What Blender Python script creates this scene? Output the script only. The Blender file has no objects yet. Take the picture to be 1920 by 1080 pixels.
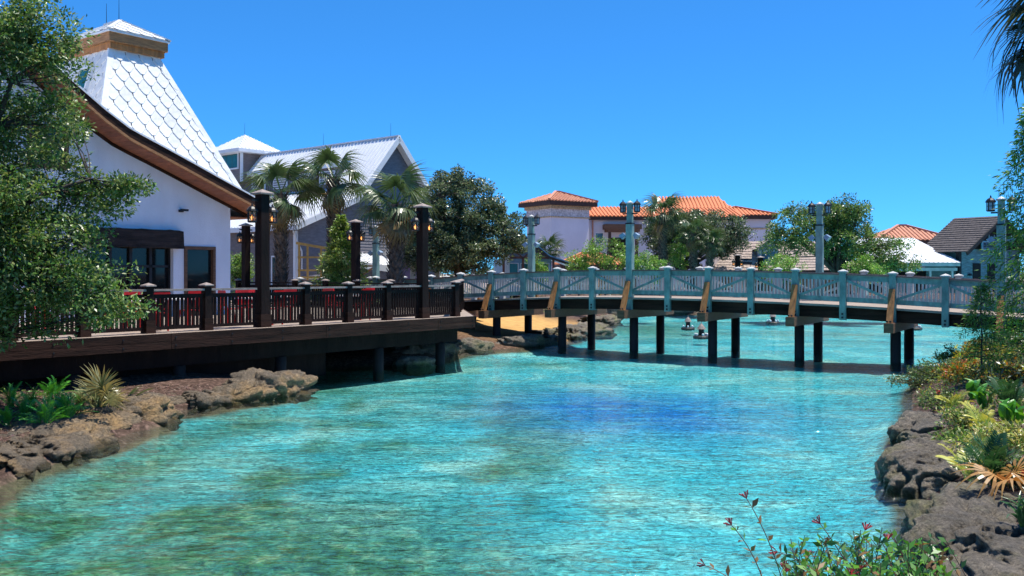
import bpy, bmesh, math, random
import numpy as np
from mathutils import Vector, Matrix, noise as mnoise

R = math.radians
scene = bpy.context.scene
COL = scene.collection

# ------------------------------------------------------------------ camera, sky, sun, exposure
F, HZ, CH = 1750.0, 513.0, 3.0          # focal length in photo pixels, horizon row, eye height above the water
cam_d = bpy.data.cameras.new('camera'); cam = bpy.data.objects.new('camera', cam_d); COL.objects.link(cam)
cam.location = (0, 0, CH); cam.rotation_euler = (R(90), 0, 0)
cam_d.sensor_width = 36.0; cam_d.lens = 36.0*F/1920.0; cam_d.shift_y = -(540-HZ)/1920.0
cam_d.clip_start = 0.1; cam_d.clip_end = 6000
scene.camera = cam

SUN_EL, SUN_AZ = R(72), R(70)           # azimuth from +Y towards +X
world = bpy.data.worlds.new('World'); scene.world = world; world.use_nodes = True
wn = world.node_tree; bg = wn.nodes['Background']
sky = wn.nodes.new('ShaderNodeTexSky'); sky.sky_type = 'NISHITA'; sky.sun_disc = False
sky.sun_elevation = SUN_EL; sky.sun_rotation = SUN_AZ
sky.air_density = 0.6; sky.dust_density = 0.0; sky.ozone_density = 4.0; sky.altitude = 0
gm_ = wn.nodes.new('ShaderNodeGamma'); gm_.inputs['Gamma'].default_value = 0.74      # the photograph's flat, saturated rendering of the sky
tint = wn.nodes.new('ShaderNodeMix'); tint.data_type = 'RGBA'; tint.blend_type = 'MULTIPLY'; tint.inputs[0].default_value = 1
tint.inputs[7].default_value = (.31, 1.17, 2.05, 1)
wn.links.new(sky.outputs[0], gm_.inputs['Color']); wn.links.new(gm_.outputs[0], tint.inputs[6]); wn.links.new(tint.outputs[2], bg.inputs['Color'])
bg.inputs['Strength'].default_value = 0.106

sun_d = bpy.data.lights.new('sun', 'SUN'); sun_d.energy = 5.0; sun_d.angle = R(0.53); sun_d.color = (1.0, 0.95, 0.86)
sun = bpy.data.objects.new('sun', sun_d); COL.objects.link(sun)
sdir = Vector((math.sin(SUN_AZ)*math.cos(SUN_EL), math.cos(SUN_AZ)*math.cos(SUN_EL), math.sin(SUN_EL)))
sun.rotation_euler = sdir.to_track_quat('Z', 'Y').to_euler(); sun.location = (30, 10, 60)

vs = scene.view_settings
vs.view_transform = 'Standard'; vs.look = 'None'; vs.gamma = 1.0; vs.use_curve_mapping = False; vs.exposure = 0.6
scene.cycles.max_bounces = 8; scene.cycles.transparent_max_bounces = 12

# ------------------------------------------------------------------ helpers
def at(px, py, Y):
    return Vector(((px-960)/F*Y, Y, CH-(py-HZ)*Y/F))

class MB:
    def __init__(s): s.v = []; s.f = []
    def add(s, vs_, fs):
        b = len(s.v); s.v += [tuple(p) for p in vs_]; s.f += [tuple(i+b for i in f) for f in fs]; return s
    def box(s, x0, x1, y0, y1, z0, z1):
        return s.add([(x0,y0,z0),(x1,y0,z0),(x1,y1,z0),(x0,y1,z0),(x0,y0,z1),(x1,y0,z1),(x1,y1,z1),(x0,y1,z1)],
                     [(3,2,1,0),(4,5,6,7),(0,1,5,4),(1,2,6,5),(2,3,7,6),(3,0,4,7)])
    def bar(s, a, b, w, h, up=(0,0,1), w2=None, h2=None):
        a = Vector(a); b = Vector(b); d = (b-a).normalized(); u = Vector(up)
        sd = d.cross(u)
        if sd.length < 1e-4: sd = d.cross(Vector((1,0,0)))
        sd.normalize(); u = sd.cross(d)
        w2 = w if w2 is None else w2; h2 = h if h2 is None else h2
        vs_ = []
        for p, ww, hh in ((a,w,h),(b,w2,h2)):
            for sx, sz in ((-1,-1),(1,-1),(1,1),(-1,1)): vs_.append(p+sd*(sx*ww/2)+u*(sz*hh/2))
        return s.add(vs_, [(3,2,1,0),(4,5,6,7),(0,1,5,4),(1,2,6,5),(2,3,7,6),(3,0,4,7)])
    def prism(s, poly, axis, a, b):
        """poly: list of 2-D points; axis 'y' -> (p0, t, p1), 'z' -> (p0, p1, t), 'x' -> (t, p0, p1)"""
        n = len(poly)
        def P(p, t): return {'y': (p[0],t,p[1]), 'z': (p[0],p[1],t), 'x': (t,p[0],p[1])}[axis]
        vs_ = [P(p,a) for p in poly]+[P(p,b) for p in poly]
        fs = [tuple(range(n)), tuple(range(2*n-1,n-1,-1))]+[(i,(i+1)%n+0,(i+1)%n+n,i+n)[::-1] for i in range(n)]
        return s.add(vs_, fs)
    def lathe(s, prof, c=(0,0,0), n=10, cap=True):
        b = len(s.v); k = len(prof)
        for r, z in prof:
            for i in range(n):
                a = 2*math.pi*i/n; s.v.append((c[0]+r*math.cos(a), c[1]+r*math.sin(a), c[2]+z))
        for j in range(k-1):
            for i in range(n):
                s.f.append((b+j*n+i, b+j*n+(i+1)%n, b+(j+1)*n+(i+1)%n, b+(j+1)*n+i))
        if cap:
            s.f.append(tuple(b+i for i in range(n-1,-1,-1))); s.f.append(tuple(b+(k-1)*n+i for i in range(n)))
        return s
    def tube(s, pts, rad, n=6):
        pts = [Vector(p) for p in pts]; b = len(s.v); up = Vector((0.3,0.2,1)).normalized()
        for i, p in enumerate(pts):
            d = (pts[min(i+1,len(pts)-1)]-pts[max(i-1,0)])
            d = d.normalized() if d.length > 1e-6 else Vector((0,0,1))
            sd = d.cross(up)
            if sd.length < 1e-3: sd = d.cross(Vector((1,0,0)))
            sd.normalize(); u = sd.cross(d); r = rad[i] if hasattr(rad,'__len__') else rad
            for k in range(n):
                a = 2*math.pi*k/n; s.v.append(tuple(p+sd*(r*math.cos(a))+u*(r*math.sin(a))))
        for i in range(len(pts)-1):
            for k in range(n):
                s.f.append((b+i*n+k, b+i*n+(k+1)%n, b+(i+1)*n+(k+1)%n, b+(i+1)*n+k))
        return s
    def poly(s, pts): return s.add(pts, [tuple(range(len(pts)))])
    def mesh(s, name, mat=None, smooth=False):
        me = bpy.data.meshes.new(name); me.from_pydata(s.v, [], s.f); me.validate(); me.update()
        if mat: me.materials.append(mat)
        if smooth: me.polygons.foreach_set('use_smooth', [True]*len(me.polygons))
        return me

def link(name, me, parent=None, loc=None, rot=None, scale=None):
    o = bpy.data.objects.new(name, me); COL.objects.link(o)
    if parent is not None: o.parent = parent
    if loc is not None: o.location = loc
    if rot is not None: o.rotation_euler = rot
    if scale is not None: o.scale = scale
    return o
def part(name, mb, mat, parent, smooth=False, label=None, loc=None, rot=None):
    o = link(name, mb.mesh(name, mat, smooth), parent, loc, rot)
    if label: o['label'] = label
    return o
def tag(o, label=None, cat=None, group=None, kind=None):
    if label: o['label'] = label
    if cat: o['category'] = cat
    if group: o['group'] = group
    if kind: o['kind'] = kind
    return o
def thing(name, label, cat, loc=(0,0,0), rz=0, group=None):
    o = bpy.data.objects.new(name, None); COL.objects.link(o); o.empty_display_size = .2
    o.location = loc; o.rotation_euler = (0,0,rz)
    return tag(o, label, cat, group)
def copy_tree(o, parent=None):
    c = o.copy(); COL.objects.link(c); c.parent = parent
    for ch in list(o.children): copy_tree(ch, c)
    return c
ORD = ['first','second','third','fourth','fifth','sixth','seventh','eighth','ninth','tenth','eleventh','twelfth','thirteenth','fourteenth','fifteenth','sixteenth']

# ------------------------------------------------------------------ materials
def mat(name, col, rough=.6, var=.12, scale=3., bump=0., bscale=30., stretch=(1,1,1), metal=0., spec=.4, col2=None, rnd=0., coat=0.):
    m = bpy.data.materials.new(name); m.use_nodes = True; nt = m.node_tree; N = nt.nodes; L = nt.links
    b = N['Principled BSDF']; b.inputs['Roughness'].default_value = rough; b.inputs['Metallic'].default_value = metal
    b.inputs['Specular IOR Level'].default_value = spec
    if coat: b.inputs['Coat Weight'].default_value = coat
    tc = N.new('ShaderNodeTexCoord'); mp = N.new('ShaderNodeMapping'); mp.inputs['Scale'].default_value = stretch
    L.new(tc.outputs['Object'], mp.inputs['Vector'])
    n1 = N.new('ShaderNodeTexNoise'); n1.inputs['Scale'].default_value = scale; n1.inputs['Detail'].default_value = 6
    n1.inputs['Roughness'].default_value = .62
    L.new(mp.outputs[0], n1.inputs['Vector'])
    rp = N.new('ShaderNodeValToRGB'); c2 = col2 or tuple(c*(1-2.2*var) for c in col)
    rp.color_ramp.elements[0].position = .32; rp.color_ramp.elements[1].position = .68
    rp.color_ramp.elements[0].color = (*[max(0,c) for c in c2],1)
    rp.color_ramp.elements[1].color = (*[min(1,c*(1+.5*var)) for c in col],1)
    L.new(n1.outputs['Fac'], rp.inputs['Fac']); last = rp.outputs[0]
    if rnd:
        oi = N.new('ShaderNodeObjectInfo'); mr = N.new('ShaderNodeMapRange')
        mr.inputs[3].default_value = 1-rnd; mr.inputs[4].default_value = 1+rnd
        L.new(oi.outputs['Random'], mr.inputs[0])
        mx = N.new('ShaderNodeMix'); mx.data_type = 'RGBA'; mx.blend_type = 'MULTIPLY'; mx.inputs[0].default_value = 1
        L.new(last, mx.inputs[6]); L.new(mr.outputs[0], mx.inputs[7]); last = mx.outputs[2]
    L.new(last, b.inputs['Base Color'])
    if bump:
        n2 = N.new('ShaderNodeTexNoise'); n2.inputs['Scale'].default_value = bscale; n2.inputs['Detail'].default_value = 5
        L.new(mp.outputs[0], n2.inputs['Vector'])
        bp = N.new('ShaderNodeBump'); bp.inputs['Strength'].default_value = bump; bp.inputs['Distance'].default_value = .03
        L.new(n2.outputs['Fac'], bp.inputs['Height']); L.new(bp.outputs[0], b.inputs['Normal'])
    return m

def leafmat(name, trans=.3, rough=.45, spec=.35):
    m = bpy.data.materials.new(name); m.use_nodes = True; nt = m.node_tree; N = nt.nodes; L = nt.links
    b = N['Principled BSDF']; b.inputs['Roughness'].default_value = rough; b.inputs['Specular IOR Level'].default_value = spec
    a = N.new('ShaderNodeAttribute'); a.attribute_name = 'Col'
    L.new(a.outputs['Color'], b.inputs['Base Color'])
    t = N.new('ShaderNodeBsdfTranslucent'); hs_ = N.new('ShaderNodeHueSaturation'); hs_.inputs['Hue'].default_value = .485
    hs_.inputs['Value'].default_value = 1.5; hs_.inputs['Saturation'].default_value = 1.1
    L.new(a.outputs['Color'], hs_.inputs['Color']); L.new(hs_.outputs[0], t.inputs['Color'])
    mx = N.new('ShaderNodeMixShader'); mx.inputs[0].default_value = trans
    L.new(b.outputs[0], mx.inputs[1]); L.new(t.outputs[0], mx.inputs[2]); L.new(mx.outputs[0], N['Material Output'].inputs['Surface'])
    return m

def glassmat(name, col, rough=.05):
    m = mat(name, col, rough, .3, .6, spec=.35); return m

def emitmat(name, col, st):
    m = bpy.data.materials.new(name); m.use_nodes = True; b = m.node_tree.nodes['Principled BSDF']
    b.inputs['Base Color'].default_value = (*col,1); b.inputs['Emission Color'].default_value = (*col,1)
    b.inputs['Emission Strength'].default_value = st; return m

M = {}
M['stucco'] = mat('white_stucco', (.72,.75,.82), .88, .06, .9, .5, 35, (1,1,.45))
M['metal_white'] = mat('white_roof_metal', (.74,.75,.77), .38, .05, .7, 0, spec=.5)
M['trim_white'] = mat('white_trim', (.72,.74,.76), .5, .04, 2)
M['shingle'] = mat('white_metal_shingle', (.74,.74,.73), .42, .09, 3.5, .1, 12, spec=.5, rnd=.10)
M['underlay'] = mat('roof_underlay', (.16,.16,.18), .8, .1)
M['timber'] = mat('warm_timber', (.40,.185,.07), .65, .22, 3, .4, 25, (1,1,7), rnd=.08)
M['timber_h'] = mat('weathered_brown_timber', (.17,.085,.045), .7, .25, 3, .4, 25, (1,6,6), rnd=.08)
M['soffit'] = mat('soffit_plank', (.30,.11,.05), .6, .2, 3, .2, 20, (6,1,1), rnd=.15)
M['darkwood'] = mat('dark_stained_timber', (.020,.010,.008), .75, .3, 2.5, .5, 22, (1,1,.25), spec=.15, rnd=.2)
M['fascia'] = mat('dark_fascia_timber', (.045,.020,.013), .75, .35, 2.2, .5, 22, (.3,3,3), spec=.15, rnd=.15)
M['capwood'] = mat('sunbleached_cap', (.30,.24,.21), .6, .2, 6)
M['paint'] = mat('grey_teal_paint', (.21,.335,.30), .55, .20, 4.5, .25, 30, (1,1,.5), rnd=.10)
M['paint_pale'] = mat('pale_grey_paint', (.50,.50,.48), .55, .12, 2.2, .12, 40, rnd=.08)
M['handrail'] = mat('brown_handrail_timber', (.20,.13,.11), .55, .2, 3, .2, 20, (.3,3,3))
M['deckwood'] = mat('deck_planks', (.34,.27,.22), .7, .25, 3, .2, 20, (.4,4,4))
M['orange_timber'] = mat('orange_cedar_timber', (.44,.18,.05), .6, .25, 3, .4, 25, (3,3,.5), rnd=.1)
M['pile'] = mat('creosoted_pile', (.030,.020,.016), .7, .3, 2, .5, 14, (1,1,.3))
M['black_metal'] = mat('black_iron', (.02,.02,.022), .45, .2, 5, metal=.3)
M['lantern_glass'] = mat('lantern_glass', (.42,.36,.28), .15, .2, 4, spec=.7)
M['lantern_glass_clear'] = mat('lantern_pane', (.35,.42,.46), .1, .15, 4, spec=.8)
M['bulb'] = emitmat('warm_bulb', (1.0,.42,.12), 2.5)
M['flood'] = mat('flood_lamp_grey', (.25,.33,.42), .3, .1, 4, spec=.6)
M['darkglass'] = glassmat('dark_window_glass', (.012,.016,.018), .04)
M['tealglass'] = glassmat('teal_window_glass', (.02,.14,.15), .05)
M['blueglass'] = glassmat('blue_window_glass', (.10,.24,.34), .06)
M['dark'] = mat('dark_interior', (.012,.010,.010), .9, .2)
M['siding'] = mat('grey_purple_siding', (.23,.22,.245), .65, .15, 2.5, .2, 30, (1,1,4))
M['siding_brown'] = mat('grey_brown_siding', (.20,.165,.155), .65, .15, 2.5, .2, 30, (1,1,4))
M['yellow_timber'] = mat('fresh_yellow_timber', (.62,.36,.10), .6, .15, 4, rnd=.08)
M['tile'] = mat('orange_clay_tile', (.60,.20,.075), .75, .25, 9, .2, 30, col2=(.40,.13,.06))
M['tile_pale'] = mat('weathered_clay_tile', (.56,.26,.16), .75, .25, 9, .2, 30, col2=(.36,.15,.09))
M['cream'] = mat('cream_cornice', (.60,.44,.27), .8, .25, 6)
M['stucco_far'] = mat('pale_stucco', (.66,.64,.70), .85, .05, .4)
M['brownbeam'] = mat('brown_beam', (.07,.035,.025), .7, .2, 3)
M['asphalt_shingle'] = mat('dark_asphalt_shingle', (.10,.085,.085), .9, .3, 6, .3, 40)
M['cedar_roof'] = mat('pale_cedar_shingle', (.42,.33,.28), .85, .25, 5, .3, 40)
M['teal_wall'] = mat('weathered_teal_boards', (.16,.27,.30), .75, .25, 2, .2, 20, (1,1,5))
M['blue_trim'] = mat('blue_painted_trim', (.22,.36,.48), .6, .1, 3)
M['black_wall'] = mat('charred_boards', (.015,.015,.017), .8, .3, 3, .2, 20, (1,1,5))
M['red'] = mat('red_painted_metal', (.55,.012,.010), .35, .1, 4, spec=.5)
M['white_top'] = mat('white_table_top', (.75,.75,.72), .4, .04, 4)
M['sign_face'] = mat('dark_sign_board', (.025,.025,.04), .6, .2, 4)
M['letter'] = mat('pale_sign_letter', (.55,.60,.68), .5, .05, 4)
M['bark'] = mat('tree_bark', (.085,.065,.05), .9, .35, 5, .8, 18, (1,1,.35))
M['palmbark'] = mat('palm_bark', (.17,.13,.10), .9, .4, 6, .8, 20)
M['leaf'] = leafmat('green_leaf', .30, .38, .55)
M['frond'] = leafmat('palm_frond_leaf', .22, .35, .5)
M['petal'] = leafmat('flower_petal', .3, .5, .3)
def rockmat(name, c1, c2, c3):
    m = bpy.data.materials.new(name); m.use_nodes = True; nt = m.node_tree; N = nt.nodes; L = nt.links
    b = N['Principled BSDF']; b.inputs['Roughness'].default_value = .88
    tc = N.new('ShaderNodeTexCoord')
    def noise(sc, det=8, rg=.65, vec=None):
        n = N.new('ShaderNodeTexNoise'); n.inputs['Scale'].default_value = sc; n.inputs['Detail'].default_value = det
        n.inputs['Roughness'].default_value = rg; L.new(vec or tc.outputs['Object'], n.inputs['Vector']); return n
    a = noise(1.4); r1 = N.new('ShaderNodeValToRGB'); r1.color_ramp.elements[0].position = .35; r1.color_ramp.elements[1].position = .65
    r1.color_ramp.elements[0].color = (*c1,1); r1.color_ramp.elements[1].color = (*c2,1); L.new(a.outputs['Fac'], r1.inputs[0])
    d = noise(.9); r2 = N.new('ShaderNodeValToRGB'); r2.color_ramp.elements[0].position = .5; r2.color_ramp.elements[1].position = .68
    r2.color_ramp.elements[0].color = (0,0,0,1); r2.color_ramp.elements[1].color = (1,1,1,1); L.new(d.outputs['Fac'], r2.inputs[0])
    mx = N.new('ShaderNodeMix'); mx.data_type = 'RGBA'; L.new(r2.outputs[0], mx.inputs[0]); L.new(r1.outputs[0], mx.inputs[6]); mx.inputs[7].default_value = (*c3,1)
    e = noise(17, 8, .8); r3 = N.new('ShaderNodeMapRange'); r3.inputs[1].default_value = .3; r3.inputs[2].default_value = .7; r3.inputs[3].default_value = .30; r3.inputs[4].default_value = 1.55
    L.new(e.outputs['Fac'], r3.inputs[0])
    mu = N.new('ShaderNodeMix'); mu.data_type = 'RGBA'; mu.blend_type = 'MULTIPLY'; mu.inputs[0].default_value = 1
    L.new(mx.outputs[2], mu.inputs[6]); L.new(r3.outputs[0], mu.inputs[7])
    # wet, algae-stained band where the stone meets the water
    ge = N.new('ShaderNodeNewGeometry'); sz = N.new('ShaderNodeSeparateXYZ'); L.new(ge.outputs['Position'], sz.inputs[0])
    wz = N.new('ShaderNodeMath'); wz.operation = 'MULTIPLY_ADD'; L.new(a.outputs['Fac'], wz.inputs[0]); wz.inputs[1].default_value = -.22; L.new(sz.outputs['Z'], wz.inputs[2])
    wr = N.new('ShaderNodeMapRange'); wr.inputs[1].default_value = .03; wr.inputs[2].default_value = -.05; L.new(wz.outputs[0], wr.inputs[0])
    wm = N.new('ShaderNodeMix'); wm.data_type = 'RGBA'; wm.blend_type = 'MULTIPLY'; L.new(wr.outputs[0], wm.inputs[0]); L.new(mu.outputs[2], wm.inputs[6]); wm.inputs[7].default_value = (.38,.40,.30,1)
    L.new(wm.outputs[2], b.inputs['Base Color'])
    rr_ = N.new('ShaderNodeMapRange'); rr_.inputs[3].default_value = .88; rr_.inputs[4].default_value = .35; L.new(wr.outputs[0], rr_.inputs[0]); L.new(rr_.outputs[0], b.inputs['Roughness'])
    v = N.new('ShaderNodeTexNoise'); v.inputs['Scale'].default_value = 9; v.inputs['Detail'].default_value = 8; v.inputs['Roughness'].default_value = .75; v.inputs['Distortion'].default_value = 1.0
    L.new(tc.outputs['Object'], v.inputs['Vector'])
    bp = N.new('ShaderNodeBump'); bp.inputs['Strength'].default_value = 1.0; bp.inputs['Distance'].default_value = .22
    L.new(v.outputs['Fac'], bp.inputs['Height']); L.new(bp.outputs[0], b.inputs['Normal'])
    return m
M['rock'] = rockmat('brown_limestone', (.15,.12,.085), (.36,.265,.165), (.50,.31,.13))
M['rock_grey'] = rockmat('mossy_grey_limestone', (.15,.13,.10), (.33,.275,.21), (.21,.20,.08))

# ------------------------------------------------------------------ leaf geometry in numpy
rng = np.random.default_rng(7)
def unit(a): return a/np.maximum(np.linalg.norm(a, axis=-1, keepdims=True), 1e-9)
def leaf_arrays(P, D, Nn, Ln, Wd, C, fold=.15):
    D = unit(D); S = unit(np.cross(D, Nn)); Nn = np.cross(S, D); n = len(P)
    Ln = np.broadcast_to(np.asarray(Ln, float), (n,))[:,None]; Wd = np.broadcast_to(np.asarray(Wd, float), (n,))[:,None]
    mid = P+D*Ln*.48
    V = np.stack([P, mid+S*Wd/2+Nn*Wd*fold, P+D*Ln-Nn*Ln*.08, mid-S*Wd/2+Nn*Wd*fold], 1).reshape(-1,3)
    return V, np.repeat(np.asarray(C, float).reshape(n,3), 4, 0)
def quad_mesh(name, V, C, m):
    nq = len(V)//4; me = bpy.data.meshes.new(name)
    me.vertices.add(len(V)); me.vertices.foreach_set('co', np.ascontiguousarray(V, dtype=np.float32).ravel())
    me.loops.add(4*nq); me.loops.foreach_set('vertex_index', np.arange(4*nq, dtype=np.int32))
    me.polygons.add(nq); me.polygons.foreach_set('loop_start', np.arange(0,4*nq,4, dtype=np.int32))
    try: me.polygons.foreach_set('loop_total', np.full(nq,4,dtype=np.int32))
    except Exception: pass
    me.update(calc_edges=True)
    ca = me.color_attributes.new('Col', 'FLOAT_COLOR', 'POINT')
    ca.data.foreach_set('color', np.concatenate([C, np.ones((len(C),1))],1).astype(np.float32).ravel())
    me.materials.append(m); return me
def pick_cols(cols, n, jit=.22):
    cols = np.asarray(cols, float); c = cols[rng.integers(0,len(cols),n)]
    return np.clip(c*(1+rng.normal(0,jit,(n,1)))*(1+rng.normal(0,.06,(n,3))), .003, .9)
def clump_leaves(centers, rad, per, Ln, Wd, cols, flat=.7, up=.35, jit=.25):
    n = len(centers); centers = np.asarray(centers, float)
    rad = np.broadcast_to(np.asarray(rad, float), (n,))
    P0 = np.repeat(centers, per, 0); rr = np.repeat(rad, per)[:,None]
    G = unit(rng.normal(size=(n*per,3)))*(rng.random((n*per,1))**.45)*rr*np.array([1,1,flat])
    P = P0+G
    D = unit(G)*.8+rng.normal(0,.5,(n*per,3))+np.array([0,0,.1]); Nn = rng.normal(0,.6,(n*per,3))+np.array([0,0,up*2])
    tint = np.repeat(1+rng.normal(0,.16,(n,1)), per, 0)
    C = pick_cols(cols, n*per, jit)*tint
    L_ = Ln*(1+rng.normal(0,.2,n*per)); W_ = Wd*(1+rng.normal(0,.2,n*per))
    return leaf_arrays(P, D, Nn, L_, W_, C)

def bez(a, b, c, n): return [a*((1-t)**2)+b*(2*t*(1-t))+c*(t*t) for t in [i/(n-1) for i in range(n)]]
def tree(name, label, base, crown, trunk_r, n_clumps, clump_r, per, Ln, Wd, cols, seed, fork=.35, limbs=9, group=None, cat='tree', leafm='leaf', flat=.7, shell=.45, extra=None, lean=(0,0), twig=.02):
    global rng
    rng = np.random.default_rng(seed); base = Vector(base)
    root = thing(name, label, cat, base, 0, group)
    cr = [(Vector(c)-base, np.array(r, float)) for c, r in crown]
    w = np.array([np.prod(r)**.8 for _, r in cr]); w /= w.sum()
    pts = []
    for _ in range(n_clumps):
        c, r = cr[rng.choice(len(cr), p=w)]
        g = unit(rng.normal(size=3)); pts.append(np.array(c)+g*r*(rng.random()**shell))
    if extra: pts += [np.array(Vector(e)-base) for e in extra]
    pts = np.array(pts); cen = Vector(pts.mean(0)); top = pts[:,2].max()
    mb = MB(); fk = Vector((cen.x*fork+lean[0], cen.y*fork+lean[1], max(.5, pts[:,2].min()*.55+cen.z*.45*fork)))
    tr = bez(Vector((0,0,-.3)), Vector((fk.x*.2, fk.y*.2, fk.z*.5)), fk, 6)
    mb.tube(tr, [trunk_r*1.35, trunk_r*1.1, trunk_r, trunk_r*.95, trunk_r*.9, trunk_r*.85], 9)
    nodes = []
    idx = rng.choice(len(pts), min(limbs, len(pts)), replace=False)
    for i in idx:
        t = Vector(pts[i]); mid = fk.lerp(t, .5)+Vector((0,0,.12*(t-fk).length))+Vector(rng.normal(0,.08*(t-fk).length,3))
        pl = bez(fk, mid, t, 7); mb.tube(pl, [trunk_r*.6*(1-k/7.)+twig*.7 for k in range(7)], 6); nodes += pl[1:]
    ND = np.array(nodes)
    for p in pts:
        d = np.linalg.norm(ND-p, axis=1)+np.maximum(0, ND[:,2]-p[2])*1.5; a = Vector(ND[d.argmin()]); b = Vector(p)
        mb.tube([a, a.lerp(b,.5)+Vector(rng.normal(0,.06,3)), b], [twig*1.1, twig*.8, twig*.3], 4)
    part('trunk', mb, M['bark'], root, True)
    V, C = clump_leaves(pts, clump_r*(1+rng.normal(0,.22,len(pts))), per, Ln, Wd, cols, flat)
    link('crown', quad_mesh('crown', V, C, M[leafm]), root)
    return root

# fan palm: one frond mesh = petiole + folded segments
def frond_mesh(seed, rad=1.0, pet=.9, nseg=34, col=(.05,.10,.025), dry=0., droop=.8):
    r = np.random.default_rng(seed); Vs = []; Cs = []
    n0 = pet
    base = np.array([0,0,0.]); hub = np.array([n0,0,.12*n0])
    # petiole as thin quads
    for k in range(3):
        a = base+(hub-base)*k/3; b = base+(hub-base)*(k+1)/3; w = .028
        for s in ((0,w,0),(0,0,w)):
            s = np.array(s); Vs += [a-s, b-s, b+s, a+s]; Cs += [np.array(col)*1.3]*4
    for i in range(nseg):
        f = (i+.5)/nseg*2-1; an = f*R(128)
        L = rad*(1-.30*abs(f)**2)*(1+r.normal(0,.06)); d0 = np.array([math.cos(an), math.sin(an), .10-.35*abs(f)])
        d0 /= np.linalg.norm(d0); sd = np.cross(d0, [0,0,1]); sd /= np.linalg.norm(sd)
        p = hub+np.array([.10*(1-abs(f)),0,0]); w = .021*rad+.005; pr = None
        c = np.array(col)*(1+r.normal(0,.18)); nd = 5; dr = droop*(1+r.normal(0,.3))
        for k in range(nd+1):
            t = k/nd; q = p+d0*L*t-np.array([0,0,1])*dr*L*max(0,t-.35)**1.8*1.5
            ww = w*(1.0 if t < .5 else max(.06,1-(t-.5)*1.9))*(.45+.9*min(1,t*2.4))
            cur = (q-sd*ww, q+sd*ww+np.array([0,0,ww*.5]))
            if pr is not None:
                Vs += [pr[0], cur[0], cur[1], pr[1]]; tip = np.array([.25,.19,.07]); cc = c*(1-dry*t)+tip*dry*t
                Cs += [cc]*4
            pr = cur
    return quad_mesh('frond', np.array(Vs), np.array(Cs), M['frond'])
FR = {}
def palm(name, label, base, height, crown_r, nfr=24, trunk_r=.2, seed=1, boots=True, group=None, col=(.045,.095,.03), far=False, lean=(0,0), dead=5):
    r = np.random.default_rng(seed); root = thing(name, label, 'palm tree', base, 0, group)
    mb = MB(); pts = [Vector((lean[0]*t*t, lean[1]*t*t, height*t)) for t in [i/8 for i in range(9)]]
    mb.tube([pts[0]-Vector((0,0,.4))]+pts, [trunk_r*1.15]+[trunk_r*(1.08-.12*i/8) for i in range(9)], 10)
    if boots:
        n = int(height/.16)
        for k in range(n):
            z = height*(.12+.88*k/n); t = z/height; c = Vector((lean[0]*t*t, lean[1]*t*t, z))
            for j in range(6):
                a = 2*math.pi*(j/6+(k%2)/12)+k*.21+r.normal(0,.08); d = Vector((math.cos(a), math.sin(a), 0)); s_ = Vector((-d.y, d.x, 0))
                p = c+d*trunk_r*.9; q = c+d*(trunk_r*1.28+.06)+Vector((0,0,.24))+s_*r.normal(0,.02)
                mb.bar(p, q, .13, .045, up=d, w2=.05, h2=.02)
    part('trunk', mb, M['palmbark'], root)
    key = (round(crown_r,2), col)
    if key not in FR:
        FR[key] = [frond_mesh(s, crown_r*.62, crown_r*.55, 22 if far else 36, col, dry=.15) for s in range(4)]
        FR[key] += [frond_mesh(9, crown_r*.55, crown_r*.5, 18 if far else 30, (.16,.115,.055), dry=.6, droop=1.2)]
    tp = Vector((lean[0], lean[1], height))
    for k in range(nfr+dead):
        deadf = k >= nfr
        t = (k+.5)/nfr if not deadf else 1.0
        az = k*2.39996+r.normal(0,.15); el = R(62)-t*R(100)+r.normal(0,.08)
        if deadf: el = R(-62)+r.normal(0,.1)
        o = link('frond', FR[key][4] if deadf else FR[key][k%4], root, tp+Vector((0,0,.10*(1-t)-.05)))
        o.rotation_euler = Matrix(((math.cos(az),-math.sin(az),0),(math.sin(az),math.cos(az),0),(0,0,1))).to_4x4().to_euler()
        o.rotation_euler = (Matrix.Rotation(az,4,'Z')@Matrix.Rotation(-el,4,'Y')@Matrix.Rotation(r.normal(0,.35),4,'X')).to_euler()
        s = 1-.18*abs(r.normal(0,.5)); o.scale = (s,s,s)
    return root

# ================================================================== SETTING: ground with the lagoon basin, water
LAKE = np.array([(-5.6,-8),(-6.3,9),(-7.3,13.2),(-7.3,16),(-7.0,18.3),(-7.7,20.0),(-6.75,21.1),(-5.4,23.6),(-6.6,25.5),(-8.3,27.0),(-6.5,30.0),
    (-3.9,30.6),(-2.6,32.6),(-2.0,35.6),(.3,37.6),(1.6,39.6),(2.9,43.0),(4.6,49.5),(6.3,57.5),(5.6,62.5),(7.5,68),(11.6,70),(22.5,73),(36,74),(44,68),(40,56),
    (31,46),(22,39),(17.5,35.5),(13.2,28.6),(10.6,24.6),(9.3,21.5),(8.4,19.6),(7.0,16.6),(6.25,14.6),(5.5,12.6),(4.95,11.2),(4.5,9.5),(3.9,7),(3.1,4),(3.0,-8)], float)
def lake_sd(X, Y):
    """signed distance to the shore, positive on land"""
    A = LAKE; B = np.roll(A, -1, 0); sh = X.shape; px = X.ravel(); py = Y.ravel()
    dm = np.full(px.shape, 1e18); ins = np.zeros(px.shape, bool)
    for (ax,ay),(bx,by) in zip(A, B):
        ex, ey = bx-ax, by-ay; t = np.clip(((px-ax)*ex+(py-ay)*ey)/(ex*ex+ey*ey), 0, 1)
        dm = np.minimum(dm, (px-ax-t*ex)**2+(py-ay-t*ey)**2)
        c = (ay > py) != (by > py); ins ^= c & (px < (bx-ax)*(py-ay)/(by-ay+1e-12)+ax)
    d = np.sqrt(dm); return np.where(ins, -d, d).reshape(sh)
def sst(a, b, x): t = np.clip((x-a)/(b-a), 0, 1); return t*t*(3-2*t)
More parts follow.
